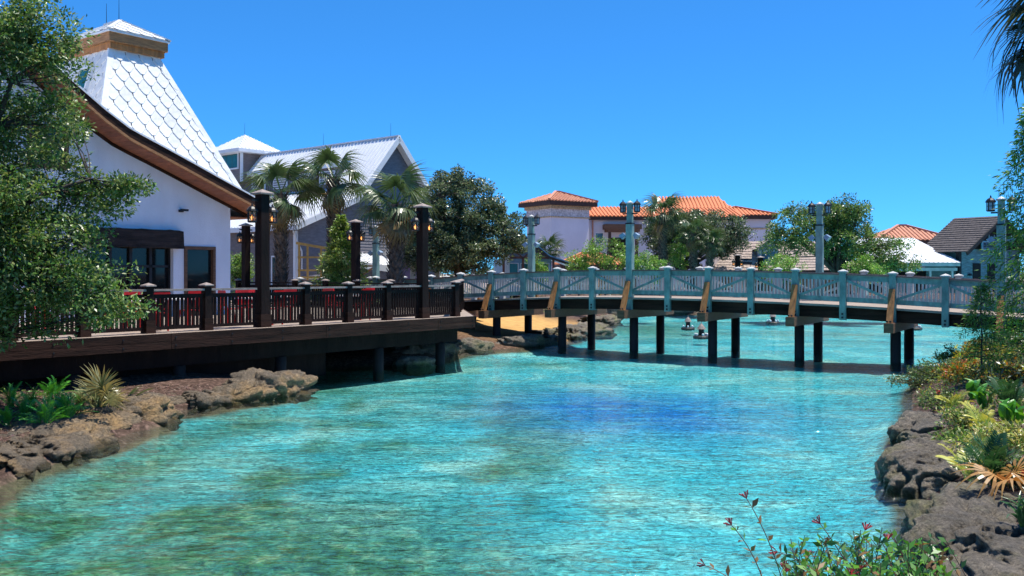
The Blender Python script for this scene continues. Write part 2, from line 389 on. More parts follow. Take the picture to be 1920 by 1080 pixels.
def vnoise(X, Y, s, seed):
    r = np.random.default_rng(seed); out = np.zeros_like(X)
    for k in range(6):
        a = r.random()*6.28; f = s*(1+.5*r.random()); out += np.sin((X*math.cos(a)+Y*math.sin(a))*f+r.random()*6.28)
    return out/6
def height(X, Y):
    X = np.asarray(X, float); Y = np.asarray(Y, float); d = lake_sd(X, Y); dp = np.maximum(d, 0)
    right = sst(1.5, 3.0, X-np.clip(Y-36,0,99)*.55)*(1-sst(48,60,Y))
    under = (1-sst(30,37,Y))*(1-sst(-1,1,X))
    hr = .10+.44*sst(0,1.0,dp)+.55*sst(.6,4.5,dp)+.45*sst(4,9,dp)
    hu = .09+.25*sst(0,.9,dp)+.20*sst(1,3.5,dp)+.95*sst(4.0,8.0,dp)
    hb = .03+.25*sst(0,1.5,dp)+.35*sst(1,5,dp)+.9*sst(3.5,9,dp)
    h = hr*right+(1-right)*(hu*under+hb*(1-under))
    h = h+(.05*vnoise(X,Y,1.7,3)+.03*vnoise(X,Y,4.5,5))*sst(.2,1,dp)*(1-sst(8,14,dp)*.8)
    bed = -.10-.20*sst(0,1.1,-d)-.05*sst(1,6,-d)+.02*vnoise(X,Y,1.3,9)
    return np.where(d > 0, h, bed)
def gz(x, y): return float(height(np.array([x]), np.array([y]))[0])
def on_ground(px, py):
    """the ground point seen at a photo pixel"""
    Y = np.linspace(4, 90, 900); X = (px-960)/F*Y; Z = CH-(py-HZ)*Y/F; H = height(X, Y)
    i = int(np.argmax(Z < H)) if (Z < H).any() else len(Y)-1
    return Vector((X[i], Y[i], H[i]))

def axis(lo, hi, step, far):
    a = list(np.arange(lo, hi+1e-6, step)); s = step
    while a[-1] < far: s *= 1.35; a.append(a[-1]+s)
    s = step
    while a[0] > -far: s *= 1.35; a.insert(0, a[0]-s)
    return np.array(a)
gx = axis(-16, 30, .28, 3000); gy = axis(2, 76, .32, 3000); gy = gy[gy > -200]
GX, GY = np.meshgrid(gx, gy); GZ = height(GX, GY)
nx, ny = len(gx), len(gy)
me = bpy.data.meshes.new('ground')
me.vertices.add(nx*ny); me.vertices.foreach_set('co', np.stack([GX,GY,GZ],-1).astype(np.float32).ravel())
ii = (np.arange(ny-1)[:,None]*nx+np.arange(nx-1)[None,:]).ravel(); q = np.stack([ii,ii+1,ii+nx+1,ii+nx],1)
me.loops.add(q.size); me.loops.foreach_set('vertex_index', q.astype(np.int32).ravel())
me.polygons.add(len(q)); me.polygons.foreach_set('loop_start', np.arange(0,q.size,4,dtype=np.int32))
me.update(calc_edges=True); me.polygons.foreach_set('use_smooth', [True]*len(me.polygons))
SD = lake_sd(GX, GY)
m_bed = sst(.15, -.35, SD) if False else 1-sst(-.50, .02, SD+.16*vnoise(GX,GY,2.3,12))
m_sand = sst(-.4,.3,SD)*np.exp(-(((GX-.4)/4.2)**2+((GY-47)/7.5)**2)**2)
m_pave = sst(9,12,SD)*sst(30,34,GY)
# the blue spring hollow in the bed (metres)
m_hollow_shade = np.exp(-((((GX-3.0)+.1*(GY-22))/3.5)**2+((GY-22.8)/4.2)**2)**1.2)*(.88+.2*vnoise(GX,GY*.6,1.9,44))
m_hollow_shade = np.maximum(m_hollow_shade, .55*np.exp(-(((GX-6.0)/1.0)**2+((GY-12.4)/1.6)**2)**1.5))  # blue shading along the right bank, painted into the bed colour
colr = np.stack([m_bed, m_sand, m_pave, m_hollow_shade], -1).reshape(-1,4)
ca = me.color_attributes.new('zone', 'FLOAT_COLOR', 'POINT'); ca.data.foreach_set('color', colr.astype(np.float32).ravel())

m_alg = np.exp(-(((GX+2.6)/3.3)**2+((GY-9.2)/5.2)**2)**1.5)*1.05
st_ = vnoise(GX*1.25+.6*vnoise(GX,GY*.4,.9,61), GY*.30, 1.15, 31)+.45*vnoise(GX*2.4, GY*.8, 2.3, 33)
m_alg = m_alg+.80*sst(.02,.50,st_)*(1-sst(-.5,4.5,GX))*(1-sst(26,38,GY))
for bx, by, bw, bh, bk_ in ((-1.15,23.4,.75,.7,.9),(-2.3,18.1,.55,.8,.9),(-2.9,20.5,.5,.6,.6),(.2,25.5,1.0,.8,.6),(-.6,15.2,.4,.5,.6),(7.5,55,4.5,9,.75),(.8,34,2.2,1.1,.6),(-6.3,15.5,.9,4.0,.85),(1.4,13.2,.35,.4,.5),(-5.6,20.5,.9,1.6,.7)):
    m_alg = m_alg+bk_*np.exp(-((GX-bx)/bw)**2-((GY-by)/bh)**2)
m_alg = np.clip(m_alg, 0, 1)
ca2 = me.color_attributes.new('algae', 'FLOAT_COLOR', 'POINT'); ca2.data.foreach_set('color', np.stack([m_alg]*3+[np.ones_like(m_alg)],-1).astype(np.float32).ravel())
def ground_material():
    m = bpy.data.materials.new('ground_soil_sand_and_bed'); m.use_nodes = True; nt = m.node_tree; N = nt.nodes; L = nt.links
    b = N['Principled BSDF']; b.inputs['Roughness'].default_value = .9; b.inputs['Specular IOR Level'].default_value = .15
    tc = N.new('ShaderNodeTexCoord'); at_ = N.new('ShaderNodeAttribute'); at_.attribute_name = 'zone'
    sp = N.new('ShaderNodeSeparateColor'); L.new(at_.outputs['Color'], sp.inputs[0])
    def noise(sc, det=6, rg=.6, dist=0., mp=None):
        n = N.new('ShaderNodeTexNoise'); n.inputs['Scale'].default_value = sc; n.inputs['Detail'].default_value = det; n.inputs['Roughness'].default_value = rg
        n.inputs['Distortion'].default_value = dist; L.new(mp.outputs[0] if mp else tc.outputs['Object'], n.inputs['Vector']); return n
    def ramp(src, stops):
        r = N.new('ShaderNodeValToRGB'); e = r.color_ramp.elements
        while len(e) < len(stops): e.new(.5)
        for el, (p, c) in zip(e, stops): el.position = p; el.color = (*c,1)
        L.new(src, r.inputs[0]); return r.outputs[0]
    def mix(f, a, c, blend='MIX'):
        x = N.new('ShaderNodeMix'); x.data_type = 'RGBA'; x.blend_type = blend
        if isinstance(f, float): x.inputs[0].default_value = f
        else: L.new(f, x.inputs[0])
        for k, s in ((6,a),(7,c)):
            if isinstance(s, tuple): x.inputs[k].default_value = (*s,1)
            else: L.new(s, x.inputs[k])
        return x.outputs[2]
    soil = ramp(noise(9,8,.75).outputs['Fac'], [(.3,(.018,.011,.008)),(.5,(.075,.045,.034)),(.66,(.24,.155,.125))])
    sand = ramp(noise(3,8,.7).outputs['Fac'], [(.3,(.36,.20,.07)),(.7,(.60,.36,.12))])
    pave = ramp(noise(1.2,6,.6).outputs['Fac'], [(.3,(.25,.19,.16)),(.7,(.38,.30,.26))])
    # lagoon bed: pale plaster turned turquoise, algae patches, gravel mottle imitating rippled light
    mp = N.new('ShaderNodeMapping'); mp.inputs['Rotation'].default_value = (0,0,R(38)); mp.inputs['Scale'].default_value = (.75,1.6,1); L.new(tc.outputs['Object'], mp.inputs['Vector'])
    big = noise(.24, 5, .55, .6, mp); alg = N.new('ShaderNodeMapRange'); alg.inputs[1].default_value = .38; alg.inputs[2].default_value = .60; L.new(big.outputs['Fac'], alg.inputs[0])
    tq = ramp(noise(.42,5,.65,.5).outputs['Fac'], [(.30,(.025,.35,.44)),(.50,(.10,.46,.52)),(.68,(.32,.58,.54))])
    ag = ramp(noise(2.6,6,.7).outputs['Fac'], [(.33,(.020,.070,.030)),(.52,(.05,.165,.075)),(.68,(.19,.30,.16))])
    # more algae to the near left
    sx = N.new('ShaderNodeSeparateXYZ'); L.new(tc.outputs['Object'], sx.inputs[0])
    gr = N.new('ShaderNodeMapRange'); gr.inputs[1].default_value = 3.2; gr.inputs[2].default_value = -2.2; gr.inputs[3].default_value = .18; gr.inputs[4].default_value = 1.0; L.new(sx.outputs['X'], gr.inputs[0])
    am = N.new('ShaderNodeMath'); am.operation = 'MULTIPLY'; L.new(alg.outputs[0], am.inputs[0]); L.new(gr.outputs[0], am.inputs[1])
    a2 = N.new('ShaderNodeAttribute'); a2.attribute_name = 'algae'
    br = N.new('ShaderNodeMapRange'); br.inputs[1].default_value = .3; br.inputs[2].default_value = .7; br.inputs[3].default_value = .72; br.inputs[4].default_value = 1.15; L.new(noise(3.2,5,.7,.8).outputs['Fac'], br.inputs[0])
    ax = N.new('ShaderNodeMath'); ax.operation = 'MULTIPLY'; ax.use_clamp = True; L.new(a2.outputs['Fac'], ax.inputs[0]); L.new(br.outputs[0], ax.inputs[1])
    am2 = N.new('ShaderNodeMath'); am2.operation = 'MAXIMUM'; L.new(ax.outputs[0], am2.inputs[0])
    hf = N.new('ShaderNodeMath'); hf.operation = 'MULTIPLY'; hf.inputs[1].default_value = .45; L.new(am.outputs[0], hf.inputs[0]); L.new(hf.outputs[0], am2.inputs[1])
    bed = mix(am2.outputs[0], tq, ag)
    mpd = N.new('ShaderNodeMapping'); mpd.inputs['Scale'].default_value = (.45,1.5,1); L.new(tc.outputs['Object'], mpd.inputs['Vector'])
    dn = N.new('ShaderNodeMapRange'); dn.inputs[1].default_value = .30; dn.inputs[2].default_value = .62; dn.inputs[3].default_value = .50; dn.inputs[4].default_value = 1.25; L.new(noise(1.6,6,.7,.6,mpd).outputs['Fac'], dn.inputs[0])
    dm_ = N.new('ShaderNodeMath'); dm_.operation = 'MULTIPLY'; dm_.use_clamp = True; L.new(at_.outputs['Alpha'], dm_.inputs[0]); L.new(dn.outputs[0], dm_.inputs[1])
    bed = mix(dm_.outputs[0], bed, (.003,.14,.44))
    gnode = noise(5.5,5,.7,1.8); gm = N.new('ShaderNodeMapRange'); gm.inputs[1].default_value = .36; gm.inputs[2].default_value = .62; gm.inputs[3].default_value = .40; gm.inputs[4].default_value = 1.40; L.new(gnode.outputs['Fac'], gm.inputs[0])
    bed = mix(1.0, bed, gm.outputs[0], 'MULTIPLY')
    rockbed = ramp(noise(4,6,.7).outputs['Fac'], [(.35,(.05,.045,.03)),(.65,(.20,.17,.10))])
    land = mix(sp.outputs[1], soil, sand); land = mix(sp.outputs[2], land, pave)
    rim = N.new('ShaderNodeMapRange'); rim.inputs[1].default_value = .0; rim.inputs[2].default_value = .55; L.new(sp.outputs[0], rim.inputs[0])
    rim2 = N.new('ShaderNodeMapRange'); rim2.inputs[1].default_value = .55; rim2.inputs[2].default_value = 1.0; L.new(sp.outputs[0], rim2.inputs[0])
    c = mix(rim.outputs[0], land, rockbed); c = mix(rim2.outputs[0], c, bed)
    L.new(c, b.inputs['Base Color'])
    hb = noise(14,8,.75,.4); bp = N.new('ShaderNodeBump'); bp.inputs['Strength'].default_value = .8; bp.inputs['Distance'].default_value = .06
    L.new(hb.outputs['Fac'], bp.inputs['Height']); L.new(bp.outputs[0], b.inputs['Normal'])
    return m
me.materials.append(ground_material())
tag(link('ground', me), 'ground with planted banks, sandy beach and turquoise lagoon bed', None, None, 'structure')

def water_material():
    m = bpy.data.materials.new('clear_lagoon_water'); m.use_nodes = True; nt = m.node_tree; N = nt.nodes; L = nt.links
    N.remove(N['Principled BSDF'])
    tc = N.new('ShaderNodeTexCoord')
    def wave(scale, sc, det, dist, rot):
        mp = N.new('ShaderNodeMapping'); mp.inputs['Scale'].default_value = sc; mp.inputs['Rotation'].default_value = (0,0,rot); L.new(tc.outputs['Object'], mp.inputs['Vector'])
        n = N.new('ShaderNodeTexNoise'); n.inputs['Scale'].default_value = scale; n.inputs['Detail'].default_value = det; n.inputs['Roughness'].default_value = .55; n.inputs['Distortion'].default_value = dist
        L.new(mp.outputs[0], n.inputs['Vector']); return n.outputs['Fac']
    w1 = wave(2.6, (.55,1.5,1), 3, .5, R(-14)); w2 = wave(7.0, (.6,1.3,1), 3, 1.0, R(12)); w3 = wave(.6, (.6,1.2,1), 2, .3, R(-20))
    def mul(a, k): x = N.new('ShaderNodeMath'); x.operation = 'MULTIPLY'; L.new(a, x.inputs[0]); x.inputs[1].default_value = k; return x.outputs[0]
    def add(a, c): x = N.new('ShaderNodeMath'); x.operation = 'ADD'; L.new(a, x.inputs[0]); L.new(c, x.inputs[1]); return x.outputs[0]
    w4 = wave(.16, (.7,1.3,1), 3, .5, R(30)); cm_ = N.new('ShaderNodeMapRange'); cm_.inputs[1].default_value = .36; cm_.inputs[2].default_value = .64; cm_.inputs[3].default_value = .45; cm_.inputs[4].default_value = 1.35; L.new(w4, cm_.inputs[0])
    fine = add(mul(w1, 1.0), mul(w2, .34)); fm_ = N.new('ShaderNodeMath'); fm_.operation = 'MULTIPLY'; L.new(fine, fm_.inputs[0]); L.new(cm_.outputs[0], fm_.inputs[1])
    hgt = add(fm_.outputs[0], mul(w3, 1.3))
    bp = N.new('ShaderNodeBump'); bp.inputs['Strength'].default_value = 1.0; bp.inputs['Distance'].default_value = .095; L.new(hgt, bp.inputs['Height'])
    fr = N.new('ShaderNodeFresnel'); fr.inputs['IOR'].default_value = 1.33; L.new(bp.outputs[0], fr.inputs['Normal'])
    tr = N.new('ShaderNodeBsdfTransparent'); tr.inputs['Color'].default_value = (.87,.97,.965,1)
    gl = N.new('ShaderNodeBsdfGlossy'); gl.inputs['Roughness'].default_value = .04; L.new(bp.outputs[0], gl.inputs['Normal'])
    mx = N.new('ShaderNodeMixShader'); L.new(fr.outputs[0], mx.inputs[0]); L.new(tr.outputs[0], mx.inputs[1]); L.new(gl.outputs[0], mx.inputs[2])
    L.new(mx.outputs[0], N['Material Output'].inputs['Surface']); return m
w = MB(); w.poly([(-14,-8,0),(48,-8,0),(48,78,0),(-14,78,0)])
tag(link('water', w.mesh('water', water_material())), 'clear turquoise rippled lagoon water', None, None, 'structure')

# ================================================================== ROCKS along the shore
def rock(label, c, rad, rz, seed, m='rock', res=(72,36), amp=.22, name='rock', group='shore rocks', pit=.07):
    a, b, h = rad; V = []; Fs = []; nu, nv = res; off = Vector((seed*7.3, seed*3.1, seed*5.7))
    for j in range(nv+1):
        th = math.pi*j/nv
        for i in range(nu):
            ph = 2*math.pi*i/nu; d = Vector((math.sin(th)*math.cos(ph), math.sin(th)*math.sin(ph), math.cos(th)))
            sq = lambda t, e: math.copysign(abs(t)**e, t)
            p = Vector((a*sq(d.x,.8), b*sq(d.y,.8), h*sq(d.z,.75)))
            q_ = p*1.3+off
            k = 1+amp*mnoise.fractal(q_*.9, 1.0, 2.0, 4)*1.6
            cr_ = abs(mnoise.noise(q_*2.1)); k -= pit*2.0*max(0,.22-cr_)/.22
            st = mnoise.noise(Vector((q_.x*.5, q_.y*.5, q_.z*5+mnoise.noise(q_)*1.2)))*pit*.9
            k += st*(1-abs(d.z)*.7)+pit*.9*mnoise.fractal(q_*4.0, 1.0, 2.0, 3)+pit*.55*mnoise.fractal(q_*13, 1.0, 2.0, 2)
            V.append(p*k)
    for j in range(nv):
        for i in range(nu): Fs.append((j*nu+i, (j+1)*nu+i, (j+1)*nu+(i+1)%nu, j*nu+(i+1)%nu))
    mb = MB(); mb.v = [tuple(p) for p in V]; mb.f = Fs
    o = link(name, mb.mesh(name, M[m], True), None, c, (0,0,rz)); return tag(o, label, 'rock', group)
rock('long brown rock ledge below the ferns at the left water edge', (-8.15,15.9,-.06), (3.7,1.0,.44), R(88), 1, res=(260,80), amp=.16, pit=.08)
rock('rounded brown rock shoulder at the right end of the fern ledge', (-7.85,18.7,0), (1.25,.85,.46), R(60), 2, res=(170,70), pit=.08)
rock('low jagged rock ledge in front of the boardwalk', (-6.85,21.9,-.04), (2.7,.62,.42), R(49), 3, res=(220,64), amp=.25, pit=.09)
rock('broad rock hump closing the ledge in front of the boardwalk', (-6.0,22.95,0), (1.15,.6,.50), R(46), 13, res=(90,40), amp=.25, pit=.09)
rock('small rounded rock between two boardwalk piles', (-3.2,30.4,-.03), (.62,.5,.34), .4, 4, m='rock_grey')
rock('grey rock ridge under the end of the boardwalk', (-3.5,33.9,-.05), (2.0,.9,.50), R(65), 5, m='rock_grey', res=(90,36))
rock('grey rock behind the last boardwalk pile', (-1.75,36.4,.02), (1.1,.6,.42), R(30), 6, m='rock_grey')
rock('long grey rock spit beside the sandy beach', (3.1,45.0,.0), (4.4,.9,.55), R(66), 7, m='rock_grey', res=(110,30), pit=.12)
rock('grey rocks at the tip of the beach', (5.3,55.0,.0), (3.8,.8,.5), R(72), 8, m='rock_grey', pit=.12)
rock('shaded rock on the sand under the bridge', (.6,39.0,.02), (1.5,.7,.42), R(40), 15, m='rock_grey')
rock('far shore rock seen left of the bridge lamp', (8.5,69.4,.1), (4.5,1.0,.7), R(15), 9, m='rock_grey', pit=.12)
rock('far shore rock seen right of the bridge lamp', (16.5,72.2,.1), (5.0,1.0,.7), R(12), 10, m='rock_grey', pit=.12)
rock('upper grey mossy boulder on the right bank', (7.65,16.9,-.02), (1.35,.78,.46), R(62), 11, m='rock_grey', res=(200,84), amp=.15, pit=.05)
rock('middle grey mossy boulder with a pitted face on the right bank', (6.35,13.7,-.04), (1.55,.88,.52), R(66), 12, m='rock_grey', res=(220,90), amp=.15, pit=.055)
rock('nearest grey mossy boulder at the lower right', (5.2,9.9,-.05), (2.1,.95,.60), R(68), 14, m='rock_grey', res=(240,96), amp=.14, pit=.045)

# ================================================================== LAMPS
def lantern_meshes(s=1.0):
    cage = MB(); cage.lathe([(.10*s,0),(.13*s,.02*s),(.13*s,.045*s)], n=6)
    for i in range(6):
        a = 2*math.pi*i/6; c = Vector((.118*s*math.cos(a), .118*s*math.sin(a), 0))
        cage.bar(c+Vector((0,0,.04*s)), c+Vector((0,0,.30*s)), .022*s, .022*s)
    cage.lathe([(.125*s,.165*s),(.125*s,.178*s)], n=6)
    cage.lathe([(.155*s,.29*s),(.16*s,.31*s),(.135*s,.36*s),(.085*s,.415*s),(.03*s,.44*s),(.022*s,.49*s),(.004*s,.53*s)], n=8)
    g = MB(); g.lathe([(.098*s,.045*s),(.098*s,.29*s)], n=6)
    bl = MB(); bl.lathe([(.01*s,.06*s),(.035*s,.10*s),(.04*s,.15*s),(.012*s,.2*s)], n=6)
    return cage, g, bl
_c, _g, _b = lantern_meshes(1.0)
LM = (_c.mesh('lantern', M['black_metal']), _g.mesh('pane', M['lantern_glass_clear']), _b.mesh('bulb', M['bulb']))
def warm_pane():
    """thin smoked glass that lets the bulb show"""
    m = bpy.data.materials.new('amber_lantern_glass'); m.use_nodes = True; nt = m.node_tree; N = nt.nodes; L = nt.links
    b = N['Principled BSDF']; b.inputs['Base Color'].default_value = (.45,.36,.26,1); b.inputs['Roughness'].default_value = .12
    t = N.new('ShaderNodeBsdfTransparent'); t.inputs['Color'].default_value = (1,.92,.8,1); mx = N.new('ShaderNodeMixShader'); mx.inputs[0].default_value = .6
    L.new(b.outputs[0], mx.inputs[1]); L.new(t.outputs[0], mx.inputs[2]); L.new(mx.outputs[0], N['Material Output'].inputs['Surface']); return m
LMW = (LM[0], _g.mesh('pane', warm_pane()), LM[2])
def add_lantern(root, x, y, z, warm):
    lo = link('lantern', LM[0], root, (x,y,z)); mm = LMW if warm else LM
    link('pane', mm[1], lo); 
    if warm: link('bulb', mm[2], lo)
def brown_lamp(label, loc, rz, h=3.6):
    root = thing('wooden_lamp_post', label, 'lamp post', loc, rz, 'dark wooden lamp posts')
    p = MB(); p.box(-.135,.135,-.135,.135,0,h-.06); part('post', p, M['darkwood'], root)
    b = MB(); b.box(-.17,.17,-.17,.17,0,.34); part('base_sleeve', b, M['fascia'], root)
    c = MB(); c.add([(-.22,-.22,h-.06),(.22,-.22,h-.06),(.22,.22,h-.06),(-.22,.22,h-.06),(-.22,-.22,h-.02),(.22,-.22,h-.02),(.22,.22,h-.02),(-.22,.22,h-.02),(0,0,h+.09)],
        [(3,2,1,0),(0,1,5,4),(1,2,6,5),(2,3,7,6),(3,0,4,7),(4,5,8),(5,6,8),(6,7,8),(7,4,8)]); part('cap', c, M['capwood'], root)
    a = MB(); a.bar((-.34,0,h-.22),(.34,0,h-.22),.04,.05); part('arm', a, M['black_metal'], root)
    for sx in (-1,1): add_lantern(root, sx*.33, 0, h-.82, True)
    return root
def grey_lamp(label, loc, rz, h=3.7):
    root = thing('grey_lamp_post', label, 'lamp post', loc, rz, 'grey painted lamp posts')
    p = MB(); p.box(-.125,.125,-.125,.125,-.5,h-.85); part('post', p, M['paint'], root)
    k = MB(); k.box(-.14,.14,-.14,.14,h-.85,h-.80); part('collar', k, M['black_metal'], root)
    n = MB(); n.box(-.10,.10,-.10,.10,h-.80,h-.06); part('neck', n, M['paint'], root)
    c = MB(); c.box(-.14,.14,-.14,.14,h-.06,h-.01); c.lathe([(.13,h-.01),(.06,h+.04),(.01,h+.07)], n=8); part('cap', c, M['paint_pale'], root)
    a = MB(); a.bar((-.30,0,h-.44),(.30,0,h-.44),.04,.05); part('arm', a, M['black_metal'], root)
    for sx in (-1,1):
        add_lantern(root, sx*.30, 0, h-.40, False)
        f = MB(); f.bar((sx*.15,0,h-1.32),(sx*.26,-.02,h-1.30),.05,.05); f.bar((sx*.22,-.03,h-1.24),(sx*.36,-.05,h-1.36),.18,.15,w2=.22,h2=.20); part('floodlight', f, M['flood'], root)
    return root

# ================================================================== FOOTBRIDGE (local x along the bridge, local y across it)
SP, W = 1.607, 3.2
BA = math.atan2(-.533,.846)
bridge = thing('footbridge', 'arched grey and teal timber footbridge with cross-braced railings over the lagoon', 'bridge', (-2.19,40.67,0), BA)
def dz(i): return 2.075-(.0063 if i > 5 else .0098)*(i-5)**2 if i > -1.2 else 2.075-.0098*38.44-(.02)*(-1.2-i)
I0, I1 = -6, 16
# deck slab and planks, beams
d = MB(); n = (I1-I0)*4
for k in range(n):
    a = I0+k/4; b = I0+(k+1)/4
    d.add([(a*SP,-.16,dz(a)-.07),(b*SP,-.16,dz(b)-.07),(b*SP,W+.16,dz(b)-.07),(a*SP,W+.16,dz(a)-.07),(a*SP,-.16,dz(a)),(b*SP,-.16,dz(b)),(b*SP,W+.16,dz(b)),(a*SP,W+.16,dz(a))],
          [(3,2,1,0),(4,5,6,7),(0,1,5,4),(2,3,7,6)])
part('deck', d, M['deckwood'], bridge)
for k in range((I1-I0)*2):
    a = I0+k/2; b = I0+(k+1)/2; jj = MB(); jj.add([(a*SP+.02,.17,dz(a)-.30),(b*SP-.02,.17,dz(b)-.30),(b*SP-.02,W-.17,dz(b)-.30),(a*SP+.02,W-.17,dz(a)-.30),(a*SP+.02,.17,dz(a)-.075),(b*SP-.02,.17,dz(b)-.075),(b*SP-.02,W-.17,dz(b)-.075),(a*SP+.02,W-.17,dz(a)-.075)],[(3,2,1,0),(0,1,5,4),(2,3,7,6),(1,2,6,5),(3,0,4,7)]); part('underdeck_shade', jj, M['darkwood'], bridge)  # dark slabs added under the deck to blacken its underside and reflection
for y0, y1 in ((-.02,.16),(W-.16,W+.02),(W/2-.1,W/2+.1)):
    bm_ = MB()
    for k in range((I1-I0)*2):
        a = I0+k/2; b = I0+(k+1)/2
        bm_.add([(a*SP,y0,dz(a)-.47),(b*SP,y0,dz(b)-.47),(b*SP,y1,dz(b)-.47),(a*SP,y1,dz(a)-.47),(a*SP,y0,dz(a)-.072),(b*SP,y0,dz(b)-.072),(b*SP,y1,dz(b)-.072),(a*SP,y1,dz(a)-.072)],
              [(3,2,1,0),(4,5,6,7),(0,1,5,4),(2,3,7,6)])
    part('beam', bm_, M['fascia'], bridge)
# posts
pm = MB(); pm.box(-.105,.105,-.115,.095,-.51,1.13)
cm = MB(); cm.add([(-.145,-.15,1.13),(.145,-.15,1.13),(.145,.14,1.13),(-.145,.14,1.13),(-.145,-.15,1.17),(.145,-.15,1.17),(.145,.14,1.17),(-.145,.14,1.17),(0,-.005,1.235)],
    [(3,2,1,0),(0,1,5,4),(1,2,6,5),(2,3,7,6),(3,0,4,7),(4,5,8),(5,6,8),(6,7,8),(7,4,8)])
bo = MB(); bo.lathe([(.036,0),(.036,.018)], n=8)
PM, CM_, BO = pm.mesh('post', M['paint']), cm.mesh('cap', M['paint_pale']), bo.mesh('bolt', M['black_metal'])
PMF = pm.mesh('post', M['paint_pale'])
NEAR_LAMPS, FAR_LAMPS = (5,13), (1,9)
for side in (0,1):
    yb = -.07 if side == 0 else W+.07; sgn = 1 if side == 0 else -1
    for i in range(I0, I1+1):
        lamp = i in (NEAR_LAMPS if side == 0 else FAR_LAMPS)
        if lamp: continue
        p = link('post', PM if side == 0 else PMF, bridge, (i*SP, yb, dz(i))); p.rotation_euler = (0,0,0 if side == 0 else math.pi)
        link('cap', CM_, p)
        if side == 0:
            for zz in (-.30,-.42): link('bolt', BO, p, (0,-.115,zz), (R(90),0,0))
    for i in range(I0, I1):
        x0, x1 = i*SP+.11, (i+1)*SP-.11; f0 = x0/SP; f1 = x1/SP; z0, z1 = dz(f0), dz(f1)
        yy = 0.0 if side == 0 else W
        mp_ = M['paint'] if side == 0 else M['paint_pale']
        h_ = MB(); h_.bar((x0-.005,yy,z0+1.055),(x1+.005,yy,z1+1.055),.19,.045); part('handrail', h_, M['handrail'], bridge)
        t_ = MB(); t_.bar((x0,yy,z0+.94),(x1,yy,z1+.94),.05,.175); part('top_rail', t_, mp_, bridge)
        b_ = MB(); b_.bar((x0,yy,z0+.20),(x1,yy,z1+.20),.05,.16); part('bottom_rail', b_, mp_, bridge)
        g_ = MB()
        if i % 2 == 0: g_.bar((x0,yy-.06*sgn,z0+.86),(x1,yy-.06*sgn,z1+.28),.045,.085)
        else: g_.bar((x0,yy-.06*sgn,z0+.28),(x1,yy-.06*sgn,z1+.86),.045,.085)
        part('diagonal_brace', g_, mp_, bridge)
bal = MB(); bal.box(-.020,.020,-.018,.018,.27,.86); BAL = bal.mesh('baluster', M['paint_pale'])
NB = 11
for i in range(I0+1, I1-1):
    for k in range(NB):
        x = i*SP+.11+(SP-.22)*(k+.5)/NB; link('baluster', BAL, bridge, (x, .012, dz(x/SP)))
fb = MB()
for i in range(I0, I1):
    for k in range(NB):
        x = i*SP+.11+(SP-.22)*(k+.5)/NB; z = dz(x/SP); fb.box(x-.022,x+.022,W-.03,W+.006,z+.27,z+.86)
tag(part('balusters', fb, M['paint_pale'], bridge), kind='stuff')
# bents: cross beam, piles, outrigger braces
for i in range(-1, 14, 2):
    z = dz(i); x = i*SP
    cb = MB(); cb.box(x-.15,x+.15,-.85,W+.85,z-.80,z-.475); part('cross_beam', cb, M['timber_h'], bridge)
    for yy in (.30, W-.30):
        pl = MB(); pl.lathe([(.175,-2.3),(.17,z-.805)], (x+.02,yy,0), 14); part('pile', pl, M['pile'], bridge, True)
    for s, y0, y1 in ((1,-.66,-.16),(-1,W+.66,W+.16)):
        st = MB(); st.bar((x-.0,y0-.12*s,z-.70),(x,y1-.05*s,z+.62),.19,.12,up=(0,-s,.3)); part('outrigger_brace', st, M['orange_timber'], bridge)
        if s > 0:
            for bx in (-.05,.05): link('bolt', BO, bridge, (x+bx,y0-.14,z-.42), (R(112),0,0))
def bpt(i, y, z):
    c, s = math.cos(BA), math.sin(BA); return Vector((-2.19+i*SP*c-y*s, 40.67+i*SP*s+y*c, z))
grey_lamp('teal-grey lamp post on the near bridge railing, tallest at mid span', bpt(5,-.02,dz(5)), BA)
grey_lamp('grey lamp post on the far bridge railing near the blue pavilion', bpt(1,W+.02,dz(1)), BA)
grey_lamp('grey lamp post on the far bridge railing before the right oak', bpt(9,W+.02,dz(9)), BA)
grey_lamp('lamp post half hidden by the feathery green tree at the right', bpt(13,-.02,dz(13)), BA)
grey_lamp('pale lamp post beyond the boardwalk between the small cypress and a palm', (at(705,0,46).x,46,1.62), R(-30))

# ================================================================== BOARDWALK terrace (front edge local x, local y inland)
E1 = Vector((.606,.795,0)); E2 = Vector((-.795,.606,0)); WA = math.atan2(.795,.606); BZ = 1.57
walk = thing('boardwalk', 'dark timber boardwalk terrace on piles with slatted railing', 'boardwalk', (-8.69,22.3,0), WA)
def wl(x, y):  # world to local
    v = Vector((x+8.69, y-22.3, 0)); return (v.dot(E1), v.dot(E2))
JX0, JX1 = -9.0, 11.75
endp = wl(-2.30,40.3)
poly = [(JX0,-.35),(JX1,-.35),(endp[0],endp[1]),(endp[0]-4,endp[1]+3.2),(13.0,12.0),(6,19),(JX0,19)]
dk = MB(); dk.prism(poly, 'z', BZ-.06, BZ); part('deck', dk, M['deckwood'], walk)
_fb = MB(); _fb.lathe([(.022,0),(.022,.012)], n=6); FBOLT = _fb.mesh('bolt', M['black_metal'])
for k, (a, b) in enumerate(((JX0,-4.2),(-4.2,.35),(.35,5.2),(5.2,9.9),(9.9,JX1))):
    for z0_, z1_ in ((BZ-.375,BZ-.195),(BZ-.187,BZ-.004)):
        fm = MB(); fm.box(a+.006,b-.006,-.41-(.004 if z0_ < BZ-.2 else 0),-.352,z0_,z1_); fo_ = part('fascia_board', fm, M['fascia'], walk)
        xb = a+.12
        while xb < b: link('bolt', FBOLT, fo_, (xb,-.415,(z0_+z1_)/2), (R(90),0,0)); xb += 1.6
